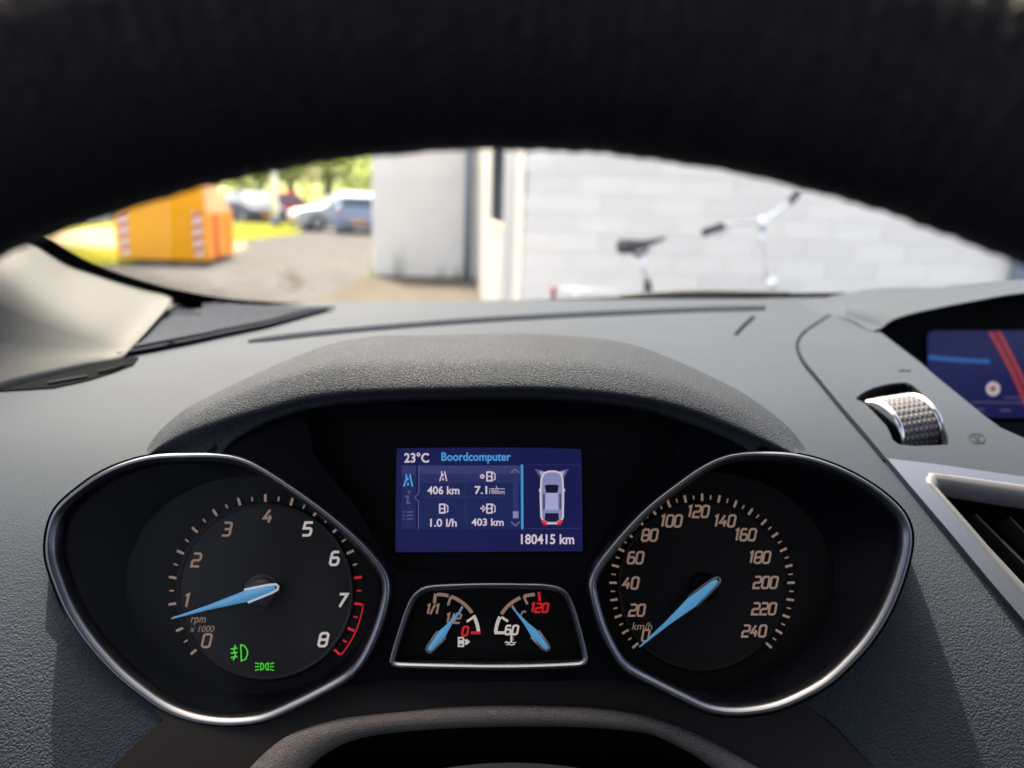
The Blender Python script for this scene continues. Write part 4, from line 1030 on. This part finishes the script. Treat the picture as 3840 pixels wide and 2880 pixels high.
# speedometer
spd = dial("speedometer", SBp, 2652, 2175, 478, 405, 2633, 2199, 372)
dial_ring(spd, 2633, 2199, 318, mat("dial_disc_black", (.0024,.0026,.0034), rough=.5, spec=.1))
SC = (2633, 2199); RS = 335
mw = MB()
for i in range(49):
    a = R(221.5 - 263/48*i); big = i % 2 == 0
    tick(mw, SC, RS-(15 if big else 8), RS+(13 if big else 8), a, 9 if big else 5)
mw.build("tick_marks", M_num, spd, smooth=False)
for t_, u, v in (("0",352,1015),("20",310,892),("40",280,760),("60",303,637),("80",372,527),("100",475,458),("120",607,412),("140",735,458),("160",835,525),("180",905,635),("200",935,757),("220",928,885),("240",880,993)):
    number(t_, 2150+u/1.296, 1600+v/1.296, 42, 8, D3, sl=.18, wr=.93, gap=.12).build("numeral", M_num, spd, smooth=False)
text("km/h", (2373,2334,2446,2362), dt, sl=.22).build("unit_text", M_num, spd, smooth=False)
hub(spd, 2637, 2200, 46, m=M_blk)
needle(spd, (2397,2427), (2690,2176), 268, 40, 26)
for f_, px in ((tac, TBp), (spd, SBp)):
    mk("lens", [C(x, y, -.0062) for x, y in inset(px, 10)], fill([C(x, y, -.0062) for x, y in inset(px, 10)]), M_lens, f_, smooth=False)
# small gauges
GOFF = -.012
G3 = lambda x, y, o=0: C(x, y, GOFF+.0003+o)
face = prism([C(x, y, GOFF) for x, y in inset(FBp, -4)], CN, .002).build("small_gauge_face", M_face, clu, smooth=False)
rows = [[C(x, y, o_) for x, y in inset(FBp, d)] for d, o_ in ((8, -.006), (6, GOFF))]; V, Fs = loft(rows, True); mk("face_wall", V, Fs, M_blk, clu)
def r6(u, v): return (1400+u/2.127, 2100+v/2.127)
def sg(name, ctr, angs, flip, par):
    cx, cy = ctr; rr = 325; o = []
    return [r6(cx+math.cos(R(a))*rr, cy-math.sin(R(a))*rr) for a in angs]
fuel = face; 
def gdraw(nm, pts, wd, m, closed=False, k=0):
    V2, F2 = ribbon(pts, wd, closed); return mk(nm, [G3(x, y, k) for x, y in V2], F2, m, face, smooth=False)
ga = [4+i*4.2 for i in range(20)]
gdraw("gauge_arc", [r6(515+math.cos(R(a))*325, 600-math.sin(R(a))*325) for a in ga if a < 33], 13, M_numw)
gdraw("gauge_arc", [r6(515+math.cos(R(a))*325, 600-math.sin(R(a))*325) for a in [33+i*4.3 for i in range(10)]], 13, M_num)
gdraw("gauge_arc", [r6(515+math.cos(R(a))*325, 600-math.sin(R(a))*325) for a in [75+i*4 for i in range(5)]], 13, M_num)
gdraw("gauge_arc", [r6(1300-math.cos(R(a))*325, 600-math.sin(R(a))*325) for a in [5+i*4.4 for i in range(6)]], 13, M_numw)
gdraw("gauge_arc", [r6(1300-math.cos(R(a))*325, 600-math.sin(R(a))*325) for a in [31+i*4.5 for i in range(9)]], 13, M_num)
gdraw("gauge_arc", [r6(1300-math.cos(R(a))*325, 600-math.sin(R(a))*325) for a in [72+i*4 for i in range(5)]], 13, M_num)
for a, b_, wd, m in (((495,268),(487,345),12,M_num),((618,292),(595,362),9,M_num),((712,370),(690,408),9,M_num),((800,455),(745,492),9,M_numw),((855,580),(778,582),11,M_red),
                    ((1320,255),(1328,328),11,M_red),((1200,290),(1228,352),9,M_num),((1105,365),(1130,400),9,M_num),((1022,455),(1075,490),9,M_numw),((965,580),(1042,580),11,M_numw)):
    gdraw("gauge_tick", [r6(*a), r6(*b_)], wd, m, k=.0001)
gm = lambda x, y, o=0: G3(x, y, .0002+o)
number("1/1", *r6(473,393), 34, 8, gm, sl=.2, gap=.05).build("numeral", M_num, face, smooth=False)
number("1/2", *r6(638,465), 34, 8, gm, sl=.2, gap=.05).build("numeral", M_num, face, smooth=False)
number("0", *r6(733,567), 32, 8, gm, sl=.2).build("numeral", M_red, face, smooth=False)
number("120", *r6(1325,381), 32, 8, gm, sl=.2, gap=.10).build("numeral", M_red, face, smooth=False)
number("60", *r6(1104,558), 32, 8, gm, sl=.2, gap=.10).build("numeral", M_numw, face, smooth=False)
gdraw("numeral", [r6(1178,440), r6(1190,412), r6(1220,412)], 6, M_num, k=.0002)
pf = MB()
for pts, cl, wd in (([(680,620),(718,620),(718,688),(680,688)], True, 6), ([(684,655),(714,655)], False, 14), ([(722,635),(736,640),(738,670),(728,672)], False, 4), ([(746,636),(764,652),(746,668)], True, 5)):
    V2, F2 = ribbon([r6(*p_) for p_ in pts], wd, cl); pf.add([G3(x, y, .0002+.00003*len(pf.v)) for x, y in V2], F2)
pf.build("fuel_symbol", M_numw, face, smooth=False)
pf = MB(); k = 0
for pts, wd in (([(1100,590),(1100,655)], 7), ([(1104,600),(1120,600)], 3), ([(1104,618),(1120,618)], 3), ([(1104,636),(1120,636)], 3), ([(1048,660),(1065,652),(1080,662),(1100,654),(1118,662),(1138,656)], 4), ([(1060,676),(1080,670),(1100,678),(1128,672)], 4)):
    V2, F2 = ribbon([r6(*p_) for p_ in pts], wd); pf.add([G3(x, y, .0002+.00003*k) for x, y in V2], F2); k += 1
pf.build("coolant_symbol", M_numw, face, smooth=False)
needle(face, r6(710,385), r6(442,722), 128, 30, 22, h=.004, Z0=GOFF)
needle(face, r6(1112,382), r6(1388,708), 130, 30, 22, h=.004, Z0=GOFF)
# ---- trip computer display
def r5(u, v): return (1400+u/2.37, 1600+v/2.37)
SOFF = -.0165
disp = prism([C(*r5(*p_), SOFF) for p_ in ((208,205),(216,192),(700,186),(1000,185),(1500,188),(1845,200),(1852,300),(1862,1095),(1855,1108),(1000,1112),(205,1116),(196,1100),(198,700))], CN, .0012).build("trip_display", lit("screen_navy", (13, 20, 78)), clu, smooth=False)
K_ = [0]
def S3(x, y, o=0): return C(x, y, SOFF+.0002+o)
def sd_(nm, pts, wd, c, closed=False, lay=1):
    V2, F2 = ribbon([r5(*p_) for p_ in pts], wd/2.37, closed); K_[0] += 1
    return mk(nm, [S3(x, y, lay*.0001+K_[0]*.000002) for x, y in V2], F2, lit("scr_%d_%d_%d" % c, c), disp, smooth=False)
def sp(nm, pts, c, lay=0):
    K_[0] += 1; q = [S3(*r5(*p_), lay*.0001+K_[0]*.000002) for p_ in pts]
    return mk(nm, q, fill(q), lit("scr_%d_%d_%d" % c, c), disp, smooth=False)
def st_(s, u0, v0, u1, v1, c, bold=.022):
    a = r5(u0, v0); b_ = r5(u1, v1); K_[0] += 1
    text(s, (a[0], a[1], b_[0], b_[1]), lambda x, y, o: S3(x, y, .0004), bold=bold).build("screen_text", lit("scr_%d_%d_%d" % c, c), disp, smooth=False)
sp("header_band", [(250,345),(380,345),(380,430),(250,430)], (42,50,108))
sp("menu_panel", [(250,430),(380,430),(380,905),(250,905)], (24,34,92))
sp("data_panel", [(410,345),(1305,345),(1305,420),(410,420)], (46,56,116)); sp("data_panel", [(410,420),(1305,420),(1305,500),(410,500)], (32,42,100))
sp("data_panel", [(410,500),(1305,500),(1305,905),(410,905)], (18,32,88))
WH = (196,190,222); BL = (52,150,226)
st_("23°C", 275,230,495,320, WH); st_("Boordcomputer", 605,228,1222,328, BL)
st_("406 km", 480,528,765,602, WH); st_("7.1", 900,528,1012,600, WH); st_("1.0 l/h", 505,818,742,890, WH); st_("403 km", 872,815,1158,882, WH)
st_("180415 km", 1312,955,1785,1045, WH)
st_("L", 1092,522,1108,546, WH, 0); sd_("unit_line", [(1030,552),(1168,552)], 5, WH); st_("100km", 1032,560,1168,598, WH, 0)
sd_("divider", [(820,400),(820,860)], 4, (52,62,120)); sd_("divider", [(470,625),(1165,625)], 4, (52,62,120))
sd_("divider", [(405,345),(405,590),(368,628),(402,665),(402,912)], 6, (92,96,150))
sd_("divider", [(250,908),(1305,905)], 3, (40,46,104)); sd_("divider", [(1372,340),(1845,336)], 4, (44,50,112)); sd_("divider", [(1372,905),(1845,905)], 4, (56,62,124)); sd_("divider", [(1367,345),(1362,880)], 3, (36,42,104))
sd_("blue_bar", [(1321,338),(1324,912)], 22, (44,146,214))
def road(cx, cy, h, wd, c, nm):
    s = h/120
    for pts in ([(-18,-58),(-14,-20),(-40,58)], [(18,-58),(26,-20),(42,58)], [(-2,-30),(-2,0)], [(0,20),(0,50)]):
        sd_(nm, [(cx+a*s, cy+b_*s) for a, b_ in pts], wd, c, lay=2)
road(308, 478, 112, 15, BL, "road_icon"); road(620, 440, 90, 11, WH, "road_icon")
sd_("info_icon", circ(318,582,10,10), 7, (80,84,142), True, 2); sd_("info_icon", [(280,622),(310,618),(302,680),(328,678)], 15, (80,84,142), lay=2)
for k in range(3): sd_("list_icon", [(295,758+k*32),(355,756+k*32)], 10, (76,82,142), lay=2); sd_("list_icon", [(262,758+k*32),(278,757+k*32)], 12, (76,82,142), lay=2)
def pump(cx, cy):
    sd_("pump_icon", [(cx-30,cy-36),(cx+14,cy-36),(cx+14,cy+40),(cx-30,cy+40)], 13, WH, True, 2); sd_("pump_icon", [(cx-26,cy+2),(cx+12,cy+2)], 10, WH, lay=2)
    sd_("pump_icon", [(cx+24,cy-34),(cx+42,cy-18),(cx+42,cy+28),(cx+28,cy+34)], 9, WH, lay=2)
pump(620,726); pump(1040,440); pump(1040,726)
sd_("average_icon", circ(968,442,16,14), 9, WH, True, 2); sd_("average_icon", [(958,458),(980,424)], 6, WH, lay=2)
sd_("arrow_icon", [(952,726),(975,726)], 14, WH, lay=2); sd_("arrow_icon", [(974,702),(996,728),(974,754)], 8, WH, True, 2)
sd_("scroll_arrow", [(1222,412),(1260,378),(1298,410)], 12, (92,96,150)); sd_("scroll_arrow", [(1224,845),(1262,880),(1300,845)], 12, (92,96,150))
sp("scroll_track", [(1240,430),(1288,430),(1288,810),(1240,810)], (36,44,108), 1); sp("scroll_thumb", [(1240,752),(1290,752),(1290,814),(1240,814)], (122,126,190), 2)
sp("light_beam", [(1430,375),(1500,385),(1540,430),(1500,480)], (70,76,140), 1); sp("light_beam", [(1740,375),(1670,385),(1640,430),(1680,480)], (70,76,140), 1)
sp("light_beam", [(1470,395),(1520,400),(1535,430),(1505,465)], (150,154,205), 2); sp("light_beam", [(1705,395),(1655,400),(1645,430),(1675,465)], (150,154,205), 2)
body = [(1520,410),(1560,398),(1620,398),(1660,410),(1682,460),(1688,620),(1685,800),(1668,845),(1640,860),(1540,860),(1510,845),(1492,800),(1486,620),(1494,460)]
sp("car_icon_body", body, (120,130,190), 3); sd_("car_icon_outline", body, 16, (190,188,218), True, 4)
sp("car_icon_window", [(1522,525),(1545,515),(1625,515),(1648,525),(1636,588),(1536,588)], (10,16,40), 5)
sp("car_icon_roof", [(1536,590),(1636,590),(1644,740),(1528,740)], (150,160,218), 5)
sp("car_icon_window", [(1528,768),(1646,768),(1650,828),(1622,845),(1550,845),(1522,828)], (14,20,50), 5)
for s in (-1, 1):
    sp("car_icon_mirror", [(1588+s*102,548),(1588+s*116,556),(1588+s*116,578),(1588+s*100,582)], (190,188,218), 5)
    sd_("car_icon_tail_light", [(1588+s*84,828),(1588+s*74,850),(1588+s*44,858)], 24, (226,48,44), lay=6)
    sp("car_icon_side_window", [(1588+s*66,600),(1588+s*78,592),(1588+s*78,740),(1588+s*66,735)], (16,24,64), 5)
    sp("light_glow", [(1588+s*36,866),(1588+s*88,856),(1588+s*84,884),(1588+s*42,886)], (90,24,60), 1)

# ---- A pillar, speaker grille, side demister
pil = empty("pillar_trim", "beige windscreen pillar trim at the left edge of the windscreen", "pillar trim", P(300, 1100, .65))
def SW(px, py, off=0.0):
    a, b = S(px, py, off), W(px, py, .004+off)
    return a if a.dot(FW) < b.dot(FW) else b
def pd(rows_):
    out = []
    for r_ in rows_:
        q = resample(cr(r_, 5), 40); out.append([P(x, y, d) for x, y, d in q])
    return out
Tt = [(-500,560,.42),(-200,760,.54),(0,858,.60),(100,884,.635),(185,935,.665),(271,990,.695),(380,1030,.725),(475,1062,.755),(580,1092,.78),(640,1104,.79),(664,1113,.795)]
Tm = [(-500,640,.41),(-200,830,.52),(-20,935,.575),(80,980,.61),(180,1040,.64),(270,1085,.665),(370,1120,.70),(460,1150,.725),(560,1180,.75),(628,1153,.79)]
Mm = [(-500,700,.39),(-200,880,.49),(0,985,.545),(90,1058,.575),(203,1140,.60),(290,1190,.62),(370,1228,.64),(430,1260,.655),(490,1272,.67),(545,1246,.72)]
Ml = [(-500,800,.39),(-200,1000,.49),(0,1130,.545),(90,1180,.575),(190,1220,.60),(270,1252,.615),(340,1278,.625),(410,1299,.635),(470,1303,.645),(518,1277,.70)]
Bt = [(-500,1540,.38),(-200,1470,.44),(0,1410,.49),(100,1382,.515),(190,1362,.535),(270,1346,.55),(340,1335,.565),(405,1331,.58),(450,1324,.59),(487,1311,.66)]
Bb = [(-500,1580,.38),(-200,1515,.43),(0,1452,.475),(100,1424,.50),(190,1402,.52),(270,1383,.535),(340,1366,.55),(405,1351,.565),(462,1341,.58)]
def pdep(x, y, kind, k=1.0):
    p_ = W(x, y) if kind == 'w' else S(x, y); return p_.dot(FW)*k
NPL = 40
def rs(r_): return resample(cr([(x, y) for x, y, d in r_], 5), NPL)
pT, pTm, pMm, pMl, pBt, pBb = (rs(r_) for r_ in (Tt, Tm, Mm, Ml, Bt, Bb))
dT = [pdep(x, y, 'w', .965) for x, y in pT]; dB = [pdep(x, max(y, 1200), 's', .975) for x, y in pBb]
rr_ = [[P(x, y, a*(1-t)+b*t) for (x, y), a, b in zip(q_, dT, dB)] for q_, t in ((pT, 0), (pTm, .36), (pMm, .84), (pMl, .885), (pBt, .935), (pBb, 1))]
tback = [p_ + Vector((-.02, .01, 0)) for p_ in rr_[0]]; bback = [p_ + Vector((-.012, .008, -.014)) for p_ in rr_[-1]]
rr_ = [tback] + rr_ + [bback]
rr_ = [q_ + [q_[-1] + Vector((-.002, .003, -.003)), q_[-1] + Vector((-.02, .012, -.014))] for q_ in rr_]
V, Fs = loft(rr_); mk("trim_panel", V, Fs, M_beige, pil, sub=1)
M_gr = mat("grille_grey", (.0135,.0155,.021), rough=.7, spec=0)
gp = [(655,1124),(598,1160),(535,1228),(475,1296),(440,1345),(560,1325),(700,1297),(860,1262),(1000,1233),(1100,1205),(1190,1180),(1260,1162),(1100,1162),(900,1154),(780,1143)]
surf_patch("speaker_grille", gp, .0012, M_gr, dash, step=45, skirt=.0012, mapf=lambda x, y, o=0: SW(x, y, o+.0025))
rib = MB()
for i in range(72):
    x = 515 + i*10
    ys = [y for y in range(1100, 1345, 4) if inpoly(x, y, gp)]
    if len(ys) > 4:
        a, b_ = SW(x, ys[0]+6, .0048), SW(x, ys[-1]-6, .0048); c_2 = SW(x, (ys[0]+ys[-1])/2, .0048)
        rib.tube([a, c_2, b_], .0010, 5, caps=False)
rib.build("grille_ribs", mat("grille_rib_grey", (.030,.034,.044), rough=.6, spec=0), dash, kind='stuff')
surf_patch("side_demister", [(-300,1560),(0,1450),(200,1403),(350,1368),(461,1340),(520,1345),(500,1372),(420,1402),(330,1430),(200,1458),(0,1470),(-300,1480)], .001, mat("demister_dark_grey", (.0045,.0052,.006), rough=.6, spec=0), dash, step=40)
on_skin("demister_slot", [(370,1403),(420,1392),(470,1374)], 12, M_seam, off=.0022)
on_skin("demister_slot", [(180,1446),(260,1432),(330,1420)], 6, M_gr, off=.0022)
# ---- windscreen with its black border
ws = empty("windscreen", "curved windscreen with black dotted border", "windscreen", (.35, .93, -.1))
nx_ = 30; rows = []
for i in range(nx_+1):
    x = -.50 + 1.65*i/nx_; rws = []
    for j in range(13):
        z = -.14 + .56*j/12; rws.append(Vector((x, .93 - KW*(x-.35)**2 - (z+.115)/.764, z)))
    rows.append(rws)
V, Fs = loft(rows); mk("glass", V, Fs, M_glass, ws)
lo_ = [(-300,740),(0,872),(120,928),(271,1010),(380,1048),(475,1070),(580,1112),(700,1142),(850,1158),(1000,1162),(1150,1162),(1300,1155),(1500,1150)]
up_ = [(-300,660),(0,800),(152,866),(290,950),(400,1000),(500,1034),(610,1066),(720,1090),(850,1112),(1000,1124),(1150,1133),(1300,1138),(1500,1139)]
a = resample(cr(lo_, 5), 80); b_ = resample(cr(up_, 5), 80)
V, Fs = loft([[W(x, y, .003) for x, y in a], [W(x, y, .003) for x, y in b_]]); mk("black_border", V, Fs, M_matt, ws, solid=.001)
cb = [(1300,1140),(1500,1139),(1800,1131),(2200,1119),(2600,1108),(2900,1102),(3300,1098),(3800,1095),(4300,1090)]
V2, F2 = ribbon(cr(cb, 5), 16); mk("black_border", [W(x, y, .003) for x, y in V2], F2, mat("border_grey", (.02, .025, .028), rough=.8), ws, solid=.001)
dots = MB(); q = resample(cr(up_[1:11], 8), 150)
for i, (x, y) in enumerate(q):
    t = (q[min(i+1, 149)][0]-q[max(i-1, 0)][0], q[min(i+1, 149)][1]-q[max(i-1, 0)][1]); l = math.hypot(*t); nx2, ny2 = t[1]/l, -t[0]/l
    for k in range(9):
        d = 5 + k*7.4; s = 3.6*(1-k/12)*(1 if i < 90 else max(.15, 1-(i-90)/70)); xx, yy = x+nx2*d+(t[0]/l*3.5 if k % 2 else 0), y+ny2*d
        dots.add([W(xx-s, yy, .002), W(xx, yy-s, .002), W(xx+s, yy, .002), W(xx, yy+s, .002)], [(0, 1, 2, 3)])
dots.build("border_dots", M_matt, ws, smooth=False, kind='stuff')
wb = MB().tube([W(x, y+16, -.006) for x, y in cr([(2330,1116),(2450,1106),(2620,1099),(2800,1101),(2960,1104)], 6)], .004, 8)
o = wb.build("wiper_blade", M_bblk); tag(o, "black wiper blade resting at the base of the windscreen", "wiper")

# ---- steering wheel
TAU = R(41); Rw = .1845; rw2 = .0210; wu = Vector((0, math.sin(TAU), math.cos(TAU))); wn = Vector((0, math.cos(TAU), -math.sin(TAU)))
WC = Vector((-.002, .1535, .0322)) - wu*Rw
swl = empty("steering_wheel", "black leather steering wheel rim arching across the top, out of focus", "steering wheel", WC)
rows = []; NP_ = 1800
for i in range(NP_+1):
    a = i/NP_*2*math.pi; e = Vector((math.sin(a), 0, 0)) + wu*math.cos(a); r_ = rw2*(1+.012*math.sin(a*95)*.4+.0065*math.sin(a*242)*(.6+.4*math.sin(a*17))+.004*math.sin(a*41))
    rows.append([WC + e*(Rw + r_*math.cos(b_)) + wn*(r_*1.08*math.sin(b_)) for b_ in [k/28*2*math.pi for k in range(28)]])
V, Fs = loft(rows, True); mk("rim", V, Fs, M_wheel, swl)
hubm = MB(); hr = []
for q_, d_ in ((.02, .03), (.055, .028), (.072, .015), (.074, -.005), (.065, -.02)):
    hr.append([WC - wu*.01 + (Vector((math.sin(a)*1.15, 0, 0)) + wu*math.cos(a)*.85)*q_ - wn*d_ for a in [k/40*2*math.pi for k in range(40)]])
V, Fs = loft(hr, True); Fs.append(tuple(range(40))); mk("hub", V, Fs, M_wheel, swl)
for a in (R(100), R(260), R(180)):
    e = Vector((math.sin(a), 0, 0)) + wu*math.cos(a); MB().tube([WC+e*.06, WC+e*.12, WC+e*(Rw-.006)], [.020, .014, .012], 12).build("spoke", M_wheel, swl)

# ---- roof, doors and rear of the cabin (shade the interior as in the car)
def cab(name, pts, m, th=.02):
    q = [Vector(p_) for p_ in pts]; nn = (q[1]-q[0]).cross(q[2]-q[0]).normalized()
    return tag(prism(q, nn, th).build(name, m, None, smooth=False), kind='structure')
cab("roof", [(-.42,.20,.43),(1.10,.20,.43),(1.12,-2.4,.43),(-.46,-2.4,.43)], M_cloth)
M_door = mat("door_lining_grey", (.16,.155,.15), rough=.8)
cab("wall_door_left", [(-.62,.55,-.17),(-.62,-1.9,-.17),(-.62,-1.9,-1.0),(-.62,.9,-1.0)], M_door)
cab("wall_door_right", [(1.32,.55,-.17),(1.32,-1.9,-.17),(1.32,-1.9,-1.0),(1.32,.9,-1.0)], M_door)
cab("wall_rear", [(-.62,-1.9,.1),(1.32,-1.9,.1),(1.32,-1.9,-1.0),(-.62,-1.9,-1.0)], M_cloth)
cab("floor", [(-.62,.9,-.98),(1.32,.9,-.98),(1.32,-1.9,-.98),(-.62,-1.9,-.98)], M_blk)
cab("wall_bulkhead", [(-.62,.93,-.14),(1.32,.93,-.14),(1.32,.93,-1.0),(-.62,.93,-1.0)], M_matt)

# outside of the windscreen pillar: the painted body post left of the glass, added to block sun from the trim
bp_ = [(-.52+dx, .93 - KW*(-.87+dx)**2 - (z+.115)/.764 + dy, z) for z in (-.2, .42) for dx, dy in ((0, 0), (-.10, -.02), (-.12, -.12), (-.03, -.10))]
V, Fs = loft([[Vector(q_) for q_ in bp_[:4]], [Vector(q_) for q_ in bp_[4:]]], True)
tag(mk("wall_body_post", V, Fs, M_blk, None, smooth=False), kind='structure')

# dust on the trim
dm = MB(); rd = random.Random(4)
for i in range(150):
    x, y = rd.uniform(300, 3500), rd.uniform(2000, 2870)
    if inpoly(x, y, TBp) or inpoly(x, y, SBp) or (1100 < x < 2750 and y < 2560) or (950 < x < 2850 and y > 2640): continue
    p_ = S(x, y, .0021); u = Vector((rd.uniform(-1, 1), rd.uniform(-1, 1), rd.uniform(-1, 1))).normalized()*rd.uniform(.00005, .00018); v = u.cross(CN)
    dm.add([p_-u, p_+v, p_+u, p_-v], [(0, 1, 2, 3)])
for i in range(90):
    k = rd.randrange(12, NC-12); t = rd.random()
    p_ = rB[k]*(1-t) + rC[k]*t + Vector((0, 0, .0019)); u = Vector((rd.uniform(-1, 1), rd.uniform(-1, 1), rd.uniform(-1, 1))).normalized()*rd.uniform(.00008, .00022); v = u.cross(CN)
    dm.add([p_-u, p_+v, p_+u, p_-v], [(0, 1, 2, 3)])
tag(dm.build("dust", mat("dust_pale", (.12, .12, .125), rough=.9), smooth=False), "pale dust specks on the dark trim", None, kind='stuff')
